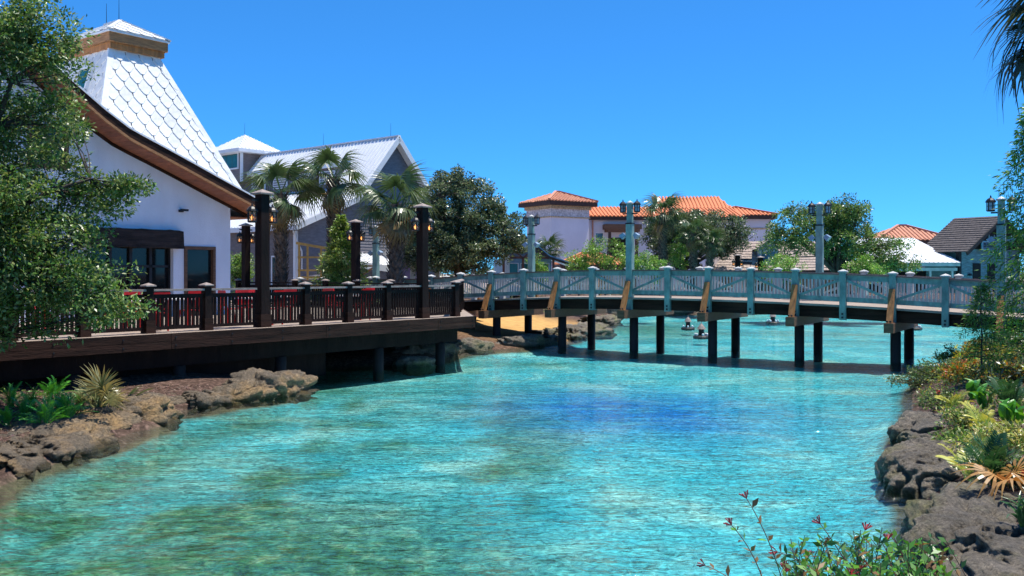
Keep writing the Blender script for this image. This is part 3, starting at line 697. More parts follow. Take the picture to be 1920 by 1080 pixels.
ef = MB(); a, b = Vector((JX1,-.41,0)), Vector((endp[0],endp[1],0)); ef.bar(Vector((a.x+.03,a.y,BZ-.22)), Vector((b.x+.03,b.y,BZ-.22)), .05, .43); part('fascia_board', ef, M['fascia'], walk)
for yy in (.2,1.6,3.2,5.0):
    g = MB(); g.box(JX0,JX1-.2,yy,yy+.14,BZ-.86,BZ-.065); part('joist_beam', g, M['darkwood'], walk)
sk = MB(); sk.box(JX0,6.2,.75,.85,.0,BZ-.875); part('undercroft_shade', sk, M['darkwood'], walk)  # dark sheet added to stand for the shade under the terrace
for x in (-7.5,-4.6,-1.7,1.0,4.15,7.9,10.75):
    for yy in (.27,3.27):
        pl = MB(); pl.lathe([(.17,-1.2),(.16,BZ-.865)], (x,yy,0), 14); part('pile', pl, M['pile'], walk, True)
wp = MB(); wp.box(-.09,.09,-.09,.09,0,1.12)
wb = MB(); wb.box(-.125,.125,-.125,.125,0,.30)
wc = MB(); wc.add([(-.135,-.135,1.12),(.135,-.135,1.12),(.135,.135,1.12),(-.135,.135,1.12),(-.135,-.135,1.15),(.135,-.135,1.15),(.135,.135,1.15),(-.135,.135,1.15),(0,0,1.21)],
    [(3,2,1,0),(0,1,5,4),(1,2,6,5),(2,3,7,6),(3,0,4,7),(4,5,8),(5,6,8),(6,7,8),(7,4,8)])
WP, WB, WC = wp.mesh('post', M['darkwood']), wb.mesh('base_sleeve', M['fascia']), wc.mesh('cap', M['capwood'])
wbal = MB(); wbal.box(-.03,.03,-.02,.02,.13,.86); WBAL = wbal.mesh('baluster', M['darkwood'])
def wrail(p0, p1, n, lampset=(), single=True, first=True):
    p0 = Vector((*p0,BZ)); p1 = Vector((*p1,BZ)); ang = math.atan2(p1.y-p0.y, p1.x-p0.x); Ln = (p1-p0).length/n; dd = (p1-p0).normalized()
    far = MB()
    for i in range(n+1):
        if i in lampset or (i == 0 and not first): continue
        p = link('post', WP, walk, p0+dd*Ln*i, (0,0,ang)); link('base_sleeve', WB, p); link('cap', WC, p)
    for i in range(n):
        a = p0+dd*(Ln*i+.10); b = p0+dd*(Ln*(i+1)-.10)
        h = MB(); h.bar(a+Vector((0,0,1.03)), b+Vector((0,0,1.03)), .16, .05); part('handrail', h, M['capwood'] if single else M['darkwood'], walk)
        h = MB(); h.bar(a+Vector((0,0,.88)), b+Vector((0,0,.88)), .05, .10); part('top_rail', h, M['darkwood'], walk); h = MB(); h.bar(a+Vector((0,0,.11)), b+Vector((0,0,.11)), .05, .08); part('bottom_rail', h, M['darkwood'], walk)
        nb = 13
        for k in range(nb):
            c = a+(b-a)*((k+.5)/nb)
            if single: link('baluster', WBAL, walk, c, (0,0,ang))
            else: far.bar(c+Vector((0,0,.13)), c+Vector((0,0,.86)), .06, .04)
    if not single: tag(part('balusters', far, M['darkwood'], walk), kind='stuff')
wrail((-1.6*5,0),(1.6*7,0), 12, lampset=(7,11))
# end railing towards the bridge and the rear railing
wrail((11.2,0), (endp[0]-.15,endp[1]-.3), 5, single=False, first=False)
q0, q1 = wl(-12.4,42.3), wl(-3.4,36.75)
wrail(q0, q1, 6, single=False)
brown_lamp('dark wooden lamp post with two lit lanterns standing nearest on the boardwalk railing', Vector((-8.69,22.3,0))+E1*3.33+Vector((0,0,BZ)), WA)
brown_lamp('dark wooden lamp post near the right end of the boardwalk railing', Vector((-8.69,22.3,0))+E1*9.6+Vector((0,0,BZ)), WA)
brown_lamp('dark wooden lamp post in front of the small cypress at the rear railing', (at(667,0,38.7).x,38.7,BZ), WA)
brown_lamp('dark wooden lamp post beside the white building corner', (at(461,0,41.5).x,41.5,BZ), WA)

# ================================================================== BUILDINGS
def ribbed(mb, pts, spacing, r, h, kind='rib', inset=.0, thick=0.):
    """a sloping roof plane with ribs (or half-round tile courses) that run down the slope and stop at its edges"""
    P = [Vector(p) for p in pts]; n = (P[1]-P[0]).cross(P[2]-P[0]).normalized()
    if n.z < 0: n = -n; P = P[::-1]
    e = Vector((0,0,1)).cross(n).normalized(); d = n.cross(e); o = P[0]
    S = [((p-o).dot(e), (p-o).dot(d)) for p in P]; b = len(mb.v)
    mb.poly(P)
    s0, s1 = min(s for s,_ in S), max(s for s,_ in S); k = int((s1-s0)/spacing); st = (s1-s0)/max(1,k)
    for i in range(k+1):
        s = s0+st*i; s = min(max(s, s0+.01), s1-.01); ts = []
        for (a0,b0),(a1,b1) in zip(S, S[1:]+S[:1]):
            if (a0-s)*(a1-s) < 0: ts.append(b0+(b1-b0)*(s-a0)/(a1-a0))
        if len(ts) < 2: continue
        t0, t1 = min(ts), max(ts)
        if t1-t0 < .08: continue
        A = o+e*s+d*t0; B = o+e*s+d*t1
        if kind == 'rib': prof = [(-r,0),(-r*.6,h),(r*.6,h),(r,0)]
        else: prof = [(-r,0),(-r*.7,h*.75),(0,h),(r*.7,h*.75),(r,0)]
        vs_ = [A+e*x+n*z for x,z in prof]+[B+e*x+n*z for x,z in prof]; q = len(prof)
        mb.add(vs_, [(j,j+1,j+1+q,j+q) for j in range(q-1)]+[tuple(range(q)), tuple(range(2*q-1,q-1,-1))])
    return mb
def siding(mb, poly, y, pitch=.14, proud=.03, axis='x', sgn=-1):
    """lap boards filling a convex polygon (u, z) on the plane y (or x) = const"""
    z0, z1 = min(p[1] for p in poly), max(p[1] for p in poly); k = int(math.ceil((z1-z0)/pitch))
    def span(z):
        us = []
        for (a0,b0),(a1,b1) in zip(poly, poly[1:]+poly[:1]):
            if (b0-z)*(b1-z) <= 0 and abs(b1-b0) > 1e-9: us.append(a0+(a1-a0)*(z-b0)/(b1-b0))
        return (min(us), max(us)) if len(us) > 1 else None
    for i in range(k):
        a = z0+i*pitch; b = min(z1, a+pitch); sa = span(a+.001); sb = span(b-.001)
        if not sa or not sb: continue
        def P(u, off, z): return (u, y+sgn*off, z) if axis == 'x' else (y+sgn*off, u, z)
        v = [P(sa[0],proud,a), P(sa[1],proud,a), P(sb[1],.004,b), P(sb[0],.004,b), P(sa[0],0,a), P(sa[1],0,a)]
        mb.add(v, [(0,1,2,3),(4,5,1,0)])
    return mb
def window(parent, x0, x1, z0, z1, y, frame='trim_white', glass='darkglass', n=1, fw=.08, proud=.04, mull='black_metal', axis='x', rows=1):
    """framed window on the face y (normal -y) or, with axis 'y', on the face x (normal -x)"""
    def B(mb, a0, a1, d0, d1, c0, c1):
        return mb.box(a0,a1,d0,d1,c0,c1) if axis == 'x' else mb.box(d0,d1,a0,a1,c0,c1)
    f = MB(); B(f,x0-fw,x1+fw,y-proud,y-.002,z1,z1+fw); B(f,x0-fw,x1+fw,y-proud,y-.002,z0-fw,z0); B(f,x0-fw,x0,y-proud,y-.002,z0,z1); B(f,x1,x1+fw,y-proud,y-.002,z0,z1)
    fo = part('window', f, M[frame], parent)
    w = (x1-x0)/n
    for k in range(n):
        for r_ in range(rows):
            hh = (z1-z0)/rows
            g = MB(); B(g,x0+k*w+.02,x0+(k+1)*w-.02,y-.015,y-.004,z0+r_*hh+.015,z0+(r_+1)*hh-.015); part('pane', g, M[glass], fo)
    mu = MB(); B(mu,x0,x1,y-.012,y-.003,z0,z1); part('sash', mu, M[mull], fo)
    return fo

# ---------------- white restaurant with the shingled tower
BX = Vector((-9.96,33.0,0))
rest = thing('white_restaurant', 'white stucco restaurant with curved timber eaves and a white shingled tower roof', 'building', (BX.x,BX.y,0), WA)
G0 = 1.5
PROF = [(-1.05,4.99),(0,5.41),(1.0,5.80),(2.2,6.28),(3.28,6.70),(4.0,6.97),(4.42,7.14),(5.17,7.58),(6.07,8.20),(7.2,9.0),(8.6,9.98)]   # (t, soffit height), local x = -t
def rz_(t):
    for (a,za),(b,zb) in zip(PROF, PROF[1:]):
        if a <= t <= b: return za+(zb-za)*(t-a)/(b-a)
    return PROF[-1][1]
def wallstrip(t0, t1, zb):
    ts = sorted({t0,t1}|{t for t,_ in PROF if t0 < t < t1}); return [(-t0,zb),(-t1,zb)]+[(-t, rz_(t)-.01) for t in ts[::-1]]
wl_ = MB()
for t0,t1,zb in ((0,.63,G0),(.63,1.85,3.93),(1.85,2.25,G0),(2.25,5.1,3.86),(5.1,8.6,G0)):
    wl_.prism(wallstrip(t0,t1,zb), 'y', .0, .35)
wl_.prism([(-16,G0),(-8.6,G0),(-8.6,9.97),(-16,5.4)], 'y', 0, .35)
wl_.box(-.35,0,.352,9,G0,5.26)
part('wall', wl_, M['stucco'], rest)
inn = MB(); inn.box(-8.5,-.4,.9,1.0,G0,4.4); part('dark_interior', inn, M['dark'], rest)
# roof: extruded bell-cast profile
th = .36; ptop = [(-t, z+th) for t,z in PROF]; pbot = [(-t, z) for t,z in PROF]
mirror = [(-17.2+t, z) for t,z in PROF]
rf = MB()
for (a,za),(b,zb) in zip(PROF, PROF[1:]):
    rf.add([(-a,-.98,za+th),(-b,-.98,zb+th),(-b,9.5,zb+th),(-a,9.5,za+th)], [(0,1,2,3)])
    ribbed(rf, [(-a,-.98,za+th+.001),(-b,-.98,zb+th+.001),(-b,9.5,zb+th+.001),(-a,9.5,za+th+.001)], .42, .02, .04)
    rf.add([(-17.2+a,-.98,za+th),(-17.2+b,-.98,zb+th),(-17.2+b,9.5,zb+th),(-17.2+a,9.5,za+th)], [(3,2,1,0)])
    rf.add([(-a,.0,za+.005),(-b,.0,zb+.005),(-b,9.5,zb+.005),(-a,9.5,za+.005)], [(3,2,1,0)])
roof = part('roof', rf, M['metal_white'], rest)
edge = MB(); fas = MB(); trim = MB(); low = MB()
for (a,za),(b,zb) in zip(PROF, PROF[1:]):
    u = Vector((0,0,1))
    edge.bar((-a,-1.0,za+th+.015),(-b,-1.0,zb+th+.015),.07,.05)
    fas.bar((-a,-.985,za+th*.5+.03),(-b,-.985,zb+th*.5+.03),.05,.27)
    trim.bar((-a,-1.0,za+.035),(-b,-1.0,zb+.035),.09,.075)
    low.bar((-a,-.03,za-.055),(-b,-.03,zb-.055),.055,.10)
part('metal_edge', edge, M['metal_white'], roof); part('fascia_board', fas, M['fascia'], roof); part('lower_trim', trim, M['timber'], roof)
part('wall_trim', low, M['fascia'], roof)
ev = MB(); ev.box(1.03,1.075,-.98,9.5,5.0,5.33); part('eave_board', ev, M['fascia'], roof)
t = -1.0
while t < 8.5:
    za, zb = rz_(t), rz_(t+.22); sp_ = MB()
    sp_.add([(-t,-.95,za-.012),(-t-.21,-.95,zb-.012),(-t-.21,-.062,zb-.012),(-t,-.062,za-.012),(-t,-.95,za+.01),(-t-.21,-.95,zb+.01),(-t-.21,-.062,zb+.01),(-t,-.062,za+.01)],
            [(0,1,2,3),(7,6,5,4),(0,4,5,1),(1,5,6,2),(2,6,7,3),(3,7,4,0)])
    part('soffit_plank', sp_, M['soffit'], roof); t += .225
bk = MB(); bk.add([(-t_,-.96,z+.012) for t_,z in PROF]+[(-t_,.0,z+.012) for t_,z in PROF], [(i,i+1,i+1+len(PROF),i+len(PROF)) for i in range(len(PROF)-1)]); part('soffit_backing', bk, M['dark'], roof)
es = MB(); es.box(.02,1.03,.0,9.5,4.99,5.02); part('eave_soffit', es, M['soffit'], roof)
# openings
dr = MB(); dr.box(-1.85,-1.75,-.05,.20,G0,3.93); dr.box(-.73,-.63,-.05,.20,G0,3.93); dr.box(-1.75,-.73,-.05,.20,3.82,3.93); do = part('door', dr, M['timber_h'], rest)
g = MB(); g.box(-1.75,-.73,.10,.13,G0,3.82); part('pane', g, M['darkglass'], do)
gw = MB(); gw.box(-5.1,-2.25,.26,.29,G0,3.86); part('window_wall', gw, M['darkglass'], rest)
for k in range(5):
    x = -5.08+k*(2.81/4); mu = MB(); mu.box(x-.05,x+.05,.17,.25,G0,3.85); part('window_post', mu, M['black_metal'], rest)
mu = MB(); mu.box(-5.1,-2.25,.17,.25,3.2,3.28); part('transom', mu, M['black_metal'], rest)
ln = MB()
for k in range(14):
    a = -5.6+k*.255; b = a+.255; ln.add([(a,-.28+.02*math.sin(k*2.1),3.84+.02*math.sin(k*1.3)),(b,-.28+.02*math.sin(k*2.1+2.1),3.84+.02*math.sin(k*1.3+1.3)),(b,-.002,3.84),(a,-.002,3.84),
        (a,-.26,4.43+.025*math.sin(k*1.7)),(b,-.26,4.43+.025*math.sin(k*1.7+1.7)),(b,-.002,4.45),(a,-.002,4.45)], [(3,2,1,0),(4,5,6,7),(0,1,5,4),(2,3,7,6)]+([(1,2,6,5)] if k == 13 else [])+([(3,0,4,7)] if k == 0 else []))
part('lintel_beam', ln, mat('rough_dark_lintel', (.035,.025,.022), .85, .4, 3, .9, 16, (.4,3,3)), rest)
window(rest, -6.95,-5.95, 6.25,7.35, 0, 'timber_h', 'darkglass', 2, .10, .10)
wlamp = MB(); wlamp.box(-2.06,-1.92,-.10,-.002,5.07,5.15); wlamp.box(-2.06,-1.80,-.20,-.10,5.10,5.17); part('wall_light', wlamp, M['black_metal'], rest)
# tower
tz, bz_ = 10.30, 5.8; lean = (tz-bz_)/2.1
T = dict(nlT=(-4.1,.6,tz), nrT=(-2.55,.6,tz), frT=(-2.55,3.4,tz), flT=(-4.1,3.4,tz))
def _hip(top, bot, f): return tuple(Vector(top).lerp(Vector(bot), f))
k1 = .63*lean; k2 = .66*lean; fl_, fr_ = .555, .985
Bm = dict(nl=_hip(T['nlT'],(-4.1-k1,.6-k2,bz_),fl_), nr=_hip(T['nrT'],(-.15,.6-k2,bz_),fr_), fr=_hip(T['frT'],(-.15,3.4+k2,bz_),fr_), fl=_hip(T['flT'],(-4.1-k1,3.4+k2,bz_),fl_))
tw = MB()
for a,b,c,d_ in ((Bm['nl'],Bm['nr'],T['nrT'],T['nlT']),(Bm['nr'],Bm['fr'],T['frT'],T['nrT']),(Bm['fr'],Bm['fl'],T['flT'],T['frT']),(Bm['fl'],Bm['nl'],T['nlT'],T['flT'])):
    tw.poly([a,b,c,d_])
tower = part('tower_roof', tw, M['underlay'], rest)
def shingle_outline(w, h):
    o = [(-w*.5,h*.98),(w*.5,h*.98),(w*.5,.0),(w*.44,-h*.10),(w*.16,-h*.50),(.06*w,-h*.56),(-.06*w,-h*.56),(-w*.16,-h*.50),(-w*.44,-h*.10),(-w*.5,.0)]
    return [(x*.915, y*.94) for x,y in o]
def shingle_from(o, h):
    mb = MB(); zt = lambda y: .004+.040*(h*.98-y)/(h*1.54); n = len(o)
    mb.v = [(x,y,zt(y)) for x,y in o]+[(x,y,0) for x,y in o]
    mb.f = [tuple(range(n))[::-1]]+[(i,(i+1)%n,(i+1)%n+n,i+n) for i in range(n)]
    return mb.mesh('shingle', M['shingle'])
def shingle_mesh(w, h): return (shingle_from(shingle_outline(w,h), h), shingle_outline(w,h), h)
def clip_poly(o, S):
    """clip outline o to the convex polygon S (counter-clockwise)"""
    for (ax,ay),(bx,by) in zip(S, S[1:]+S[:1]):
        sd = lambda p: (bx-ax)*(p[1]-ay)-(by-ay)*(p[0]-ax)
        out = []
        for p, q in zip(o, o[1:]+o[:1]):
            dp, dq = sd(p), sd(q)
            if dp >= 0: out.append(p)
            if dp*dq < 0: t = dp/(dp-dq); out.append((p[0]+(q[0]-p[0])*t, p[1]+(q[1]-p[1])*t))
        o = out
        if len(o) < 3: return []
    return o
def area2(o): return sum(p[0]*q[1]-q[0]*p[1] for p,q in zip(o, o[1:]+o[:1]))
def shingle_face(parent, quad, w, pitch, kit, margin=.0):
    me, outl, h = kit
    P = [Vector(p) for p in quad]; n = (P[1]-P[0]).cross(P[2]-P[0]).normalized(); e = Vector((0,0,1)).cross(n).normalized(); d_ = n.cross(e)
    S = [((p-P[0]).dot(e), (p-P[0]).dot(d_)) for p in P]
    if area2(S) < 0: S = S[::-1]
    s0, s1 = min(s for s,_ in S)-w, max(s for s,_ in S)+w; t1 = max(t for _,t in S)+pitch; r_ = 0; t = min(t for _,t in S)+pitch*.3
    base = Matrix((( e.x,d_.x,n.x,0),(e.y,d_.y,n.y,0),(e.z,d_.z,n.z,0),(0,0,0,1))); full = abs(area2(outl))
    while t < t1:
        s = s0+(r_ % 2)*w*.5
        while s < s1:
            c = clip_poly([(x+s,y+t) for x,y in outl], S)
            if c and abs(area2(c)) > .04*full:
                m_ = me if abs(area2(c)) > .999*full else shingle_from([(x-s,y-t) for x,y in c], h)
                o = link('shingle', m_, parent); mm = base.copy(); mm.translation = P[0]+e*s+d_*t+n*.004; o.matrix_local = mm
            s += w
        t += pitch; r_ += 1
SH = shingle_mesh(.48,.42)
shingle_face(tower, (Bm['nl'],Bm['nr'],T['nrT'],T['nlT']), .48, .36, SH)
shingle_face(tower, (Bm['fl'],Bm['nl'],T['nlT'],T['flT']), .48, .36, SH)
shingle_face(tower, (Bm['nr'],Bm['fr'],T['frT'],T['nrT']), .48, .36, SH)
for a,b in ((Bm['nl'],T['nlT']),(Bm['nr'],T['nrT'])):
    hp = MB(); hp.bar(a,b,.20,.08,up=(0,-1,.3)); part('hip_cap', hp, M['shingle'], tower)
# skylight on the shaded tower face
A = Vector(Bm['fl']); n = (Vector(Bm['nl'])-A).cross(Vector(T['flT'])-A).normalized(); pc = Vector(Bm['nl']).lerp(Vector(T['nlT']),.60).lerp(Vector(Bm['fl']).lerp(Vector(T['flT']),.60),.40)
e = (Vector(Bm['nl'])-A).normalized(); d_ = n.cross(e)
sk = MB(); 
for s_,t_,ww,hh in ((-.36,0,.08,.9),(.36,0,.08,.9),(0,.43,.8,.08),(0,-.43,.8,.08)):
    c = pc+e*s_+d_*t_+n*.07; sk.bar(c-d_*hh/2, c+d_*hh/2, ww, .12, up=n)
so = part('skylight', sk, M['trim_white'], tower); g = MB(); g.bar(pc+n*.08-d_*.4, pc+n*.08+d_*.4, .66, .02, up=n); part('pane', g, M['tealglass'], so)
# timber cap and its little hipped roof
cx0,cx1,cy0,cy1 = -4.30,-2.22,.36,3.65; cz = tz-.05
cp = MB(); cp.box(cx0,cx1,cy0,cy0+.06,cz+.20,cz+.50); cp.box(cx1-.06,cx1,cy0+.06,cy1,cz+.20,cz+.50); cp.box(cx0,cx0+.06,cy0+.06,cy1,cz+.20,cz+.50)
cap = part('cap_fascia', cp, M['timber'], rest)
c2 = MB(); c2.box(cx0+.08,cx1-.08,cy0+.08,cy1-.08,cz,cz+.20); part('cap_beam', c2, M['orange_timber'], cap)
c3 = MB(); c3.box(cx0-.05,cx1+.05,cy0-.05,cy1+.05,cz+.50,cz+.56); part('metal_edge', c3, M['metal_white'], cap)
ax0,ay0,ay1,az = (cx0+cx1)/2, cy0+1.15, cy1-1.15, cz+1.22
e0 = (cx0-.06,cy0-.06,cz+.56); e1 = (cx1+.06,cy0-.06,cz+.56); e2_ = (cx1+.06,cy1+.06,cz+.56); e3 = (cx0-.06,cy1+.06,cz+.56)
a0 = (ax0,ay0,az); a1 = (ax0,ay1,az)
cr = MB(); cr.poly([e0,e1,a0]); cr.poly([e1,e2_,a1,a0]); cr.poly([e2_,e3,a1]); cr.poly([e3,e0,a0,a1]); croof = part('cap_roof', cr, M['underlay'], rest)
SH2 = shingle_mesh(.46,.40)
shingle_face(croof, (e0,e1,a0), .46, .34, SH2)
shingle_face(croof, (e1,e2_,a1,a0), .46, .34, SH2)
shingle_face(croof, (e3,e0,a0,a1), .46, .34, SH2)
for a,b in ((e0,a0),(e1,a0),(a0,a1)):
    hp = MB(); hp.bar(Vector(a)+Vector((0,0,.03)),Vector(b)+Vector((0,0,.03)),.12,.05); part('hip_cap', hp, M['shingle'], croof)
for y in (ay0+.1, ay1-.1):
    r_ = MB(); r_.tube([(ax0,y,az),(ax0,y,az+.75)],[.012,.006],5); part('lightning_rod', r_, M['black_metal'], croof)

# ---------------- grey lap-sided house with white ribbed roofs
HA = R(50); hou = thing('grey_house', 'grey lap-sided two storey house with white ribbed metal roofs and a roof lantern', 'house', (-11.6,50.0,0), HA)
ridge, brk, eav = (7.06,11.1), (3.9,7.33), (-.35,5.60); Lh = 22.; rr = (11.5,6.0)
gw = MB(); siding(gw, [(0,G0),(11,G0),(11,6.3),(7.06,10.85),(3.95,7.15),(0,5.55)], 0, .17, .035); part('gable_wall', gw, M['siding'], hou)
gb = MB(); gb.prism([(0,G0),(11,G0),(11,6.3),(7.06,10.85),(3.95,7.15),(0,5.55)], 'y', .0, .2); part('gable_backing', gb, M['siding'], hou)
sw = MB(); siding(sw, [(.002,G0),(Lh,G0),(Lh,5.5),(.002,5.5)], 0, .17, .035, 'y'); part('side_wall', sw, M['siding_brown'], hou)
sbk = MB(); sbk.box(.0,.2,.21,Lh,G0,5.55); part('side_backing', sbk, M['siding_brown'], hou)
uw = MB(); siding(uw, [(2.4,8.0),(Lh,8.0),(Lh,9.9),(2.4,9.9)], 6.2, .17, .035, 'y'); part('clerestory_wall', uw, M['siding_brown'], hou)
ub = MB(); ub.box(6.2,6.4,2.4,Lh,7.9,9.95); part('clerestory_backing', ub, M['siding_brown'], hou)
Y0 = -.55
r1 = MB(); ribbed(r1, [(eav[0],Y0,eav[1]),(eav[0],Lh,eav[1]),(6.3,Lh,8.3),(6.3,2.4,8.3),(3.9+.0,2.4,7.33),(3.9,Y0,7.33)][:2]+[(6.25,Lh,8.27),(6.25,2.42,8.27),(3.9,2.42,7.33),(3.9,Y0,7.33)], .30, .03, .05)
lroof = part('lower_roof', r1, M['metal_white'], hou)
r2 = MB(); ribbed(r2, [(3.9,Y0,7.33),(3.9,2.4,7.33),(7.06,2.4,11.1),(7.06,Y0,11.1)], .30, .03, .05); ribbed(r2, [(6.0,2.4,9.835),(6.0,Lh,9.835),(7.06,Lh,11.1),(7.06,2.4,11.1)], .30, .03, .05)
ribbed(r2, [(7.06,Y0,11.1),(7.06,Lh,11.1),(rr[0],Lh,rr[1]),(rr[0],Y0,rr[1])], .30, .03, .05)
uroof = part('upper_roof', r2, M['metal_white'], hou)
rc = MB(); rc.bar((7.06,Y0,11.14),(7.06,Lh,11.14),.22,.06); part('ridge_cap', rc, M['metal_white'], uroof)
# fascias, gutters, rakes
fz = MB(); fz.box(eav[0]-.04,eav[0],Y0,Lh,eav[1]-.28,eav[1]-.01); part('eave_fascia', fz, M['trim_white'], lroof)
fz = MB(); fz.box(5.93,5.99,2.4,Lh,9.52,9.83); part('eave_fascia', fz, M['trim_white'], uroof)
fz = MB(); fz.box(5.99,6.19,2.4,Lh,9.60,9.64); part('eave_soffit', fz, M['trim_white'], uroof)
def rake(a, b, parent, nm='rake_board'):
    k = MB(); a = Vector(a); b = Vector(b); k.bar(a+Vector((0,0,-.14)), b+Vector((0,0,-.14)), .05, .30); part(nm, k, M['trim_white'], parent)
rake((eav[0],Y0,eav[1]),(3.9,Y0,7.33),lroof); rake((3.9,Y0,7.33),(7.06,Y0,11.1),uroof); rake((7.06,Y0,11.1),(rr[0],Y0,rr[1]),uroof)
sf = MB()
for (a,za),(b,zb) in (((eav[0],eav[1]),(3.9,7.33)),((3.9,7.33),(7.06,11.1)),((7.06,11.1),rr)):
    sf.add([(a,Y0,za-.27),(b,Y0,zb-.27),(b,-.04,zb-.27),(a,-.04,za-.27)], [(0,1,2,3)])
part('rake_soffit', sf, M['trim_white'], uroof)
cb_ = MB(); cb_.box(-.05,.12,-.06,-.036,G0,5.3); cb_.box(-.06,-.037,-.036,.12,G0,5.3); part('corner_board', cb_, M['trim_white'], hou)
ds = MB(); ds.tube([(-.30,-.2,5.3),(-.10,-.12,4.95),(.16,-.10,4.5),(.34,-.10,4.2),(.34,-.10,3.2)], .05, 8); part('downspout', ds, M['trim_white'], hou, True)
# clerestory louvred windows, roof lantern
for y in (4.2,6.6,9.0,11.4):
    f = MB(); f.box(6.10,6.165,y,y+1.5,8.55,9.35); wo = part('louvre_window', f, M['trim_white'], hou)
    for k in range(5):
        s = MB(); s.box(6.07,6.10,y+.08,y+1.42,8.60+k*.15,8.69+k*.15); part('slat', s, M['siding'], wo)
lc = (5.5,7.9,13.2,16.0,9.2,11.35)
lb = MB(); lb.box(lc[0],lc[1],lc[2],lc[3],lc[4],lc[5]); lan = part('roof_lantern', lb, M['siding_brown'], hou)
for yy in (lc[2]-.02,lc[3]-.13):
    cbm = MB(); cbm.box(lc[0]-.03,lc[0]+.12,yy,yy+.15,lc[4],lc[5]); part('corner_board', cbm, M['trim_white'], lan)
window(lan, lc[2]+.38, lc[3]-.38, 10.15,11.1, lc[0]-.01, 'trim_white','tealglass',3,.09,.05,'black_metal','y')
ov = .62; zz = lc[5]; E = [(lc[0]-ov,lc[2]-ov,zz),(lc[1]+ov,lc[2]-ov,zz),(lc[1]+ov,lc[3]+ov,zz),(lc[0]-ov,lc[3]+ov,zz)]; ap = ((lc[0]+lc[1])/2,(lc[2]+lc[3])/2,zz+1.25)
hr = MB()
for a,b in ((0,1),(1,2),(2,3),(3,0)): ribbed(hr, [E[a],E[b],ap], .28, .025, .04)
lroof2 = part('lantern_roof', hr, M['metal_white'], lan)
ff = MB(); ff.box(lc[0]-ov-.02,lc[1]+ov+.02,lc[2]-ov-.02,lc[3]+ov+.02,zz-.22,zz-.005); part('lantern_fascia', ff, M['trim_white'], lan)
for p in (ap,(7.06,6.5,11.15),(7.06,.2,11.15)):
    r_ = MB(); r_.tube([p,(p[0],p[1],p[2]+.8)],[.012,.006],5); part('lightning_rod', r_, M['black_metal'], hou)
# side-wall shuttered window, awning roof on the gable and its vent
window(hou, 1.0,2.0, 2.0,3.9, -.02, 'trim_white','darkglass',1,.08,.05,'black_metal','y',3)
aw = MB(); ribbed(aw, [(2.0,-1.7,3.75),(6.2,-1.7,3.35),(6.2,-.04,4.05),(2.0,-.04,4.35)], .3,.02,.03); part('porch_roof', aw, M['metal_white'], hou)
af = MB(); af.add([(2.0,-1.72,3.40),(6.2,-1.72,3.0),(6.2,-1.72,3.34),(2.0,-1.72,3.74),(2.0,-1.66,3.40),(6.2,-1.66,3.0),(6.2,-1.66,3.34),(2.0,-1.66,3.74)],[(0,1,2,3),(7,6,5,4),(0,4,5,1),(3,2,6,7),(0,3,7,4),(1,5,6,2)]); part('porch_fascia', af, M['trim_white'], hou)
vt = MB(); vt.box(2.6,2.85,-.3,-.04,4.3,5.1); part('vent_pipe', vt, M['siding'], hou)
dw = MB(); dw.box(6.6,9.2,-.06,-.04,G0,3.9); part('shop_opening', dw, mat('purple_shop_panel', (.16,.11,.20), .6, .2, 2), hou)
bc = MB(); bc.box(6.2,9.6,-.5,-.04,3.9,4.35); part('shop_canopy', bc, M['paint_pale'], hou)

# ---------------- fresh timber screen with an arch in front of the house
S0 = at(559,0,47.5); scr = thing('timber_screen', 'yellow timber arbour screen with square openings and an arched doorway', 'screen', (S0.x,47.5,G0), R(8))
wS = 1.55; zs = 3.0
def bar_(nm, x0,x1,z0,z1,y0=-.06,y1=.06):
    k = MB(); k.box(x0,x1,y0,y1,z0,z1); part(nm, k, M['yellow_timber'], scr)
for x in (0,.42,1.10,1.5): bar_('post', x, x+.10, 0, zs-.25*x/1.5)
for z in (.62,1.25,1.62,2.28): bar_('rail', -.02, 1.62, z, z+.10, -.075, -.062)
tb = MB(); tb.bar((-.1,0,zs+.06),(1.7,0,zs-.26),.14,.13); part('top_beam', tb, M['yellow_timber'], scr)
arc = MB()
for k in range(10):
    a, b = math.pi*k/10, math.pi*(k+1)/10; c = lambda t, r_: (.80+r_*math.cos(t), -.08, .62+r_*math.sin(t))
    arc.add([c(a,.30),c(b,.30),c(b,.40),c(a,.40)], [(0,1,2,3)]); arc.add([(x,.04,z) for x,_,z in (c(a,.30),c(b,.30),c(b,.40),c(a,.40))], [(3,2,1,0)])
    arc.add([c(a,.30),c(b,.30),(c(b,.30)[0],.04,c(b,.30)[2]),(c(a,.30)[0],.04,c(a,.30)[2])], [(0,1,2,3)])
part('arch', arc, M['yellow_timber'], scr)
br = MB(); br.box(1.5,1.6,.06,1.6,0,.1); br.box(1.5,1.6,1.5,1.6,0,2.6); br.box(1.5,1.6,.06,1.6,2.5,2.6); part('side_frame', br, M['yellow_timber'], scr)
S1 = at(690,0,49); sc2 = thing('timber_trellis', 'low orange timber trellis with crossed slats behind the wooden lamp post', 'trellis', (S1.x-.5,49,G0), R(5))
for nm, a, b in (('rail',(-.6,0,1.9),(.9,0,1.9)),('rail',(-.6,0,.9),(.9,0,.9)),('post',(-.6,0,0),(-.6,0,1.95)),('post',(.9,0,0),(.9,0,1.95)),('slat',(-.6,-.03,.9),(.9,-.03,1.9)),('slat',(-.6,.03,1.9),(.9,.03,.9))):
    k = MB(); k.bar(a,b,.09,.09); part(nm, k, M['orange_timber'], sc2)

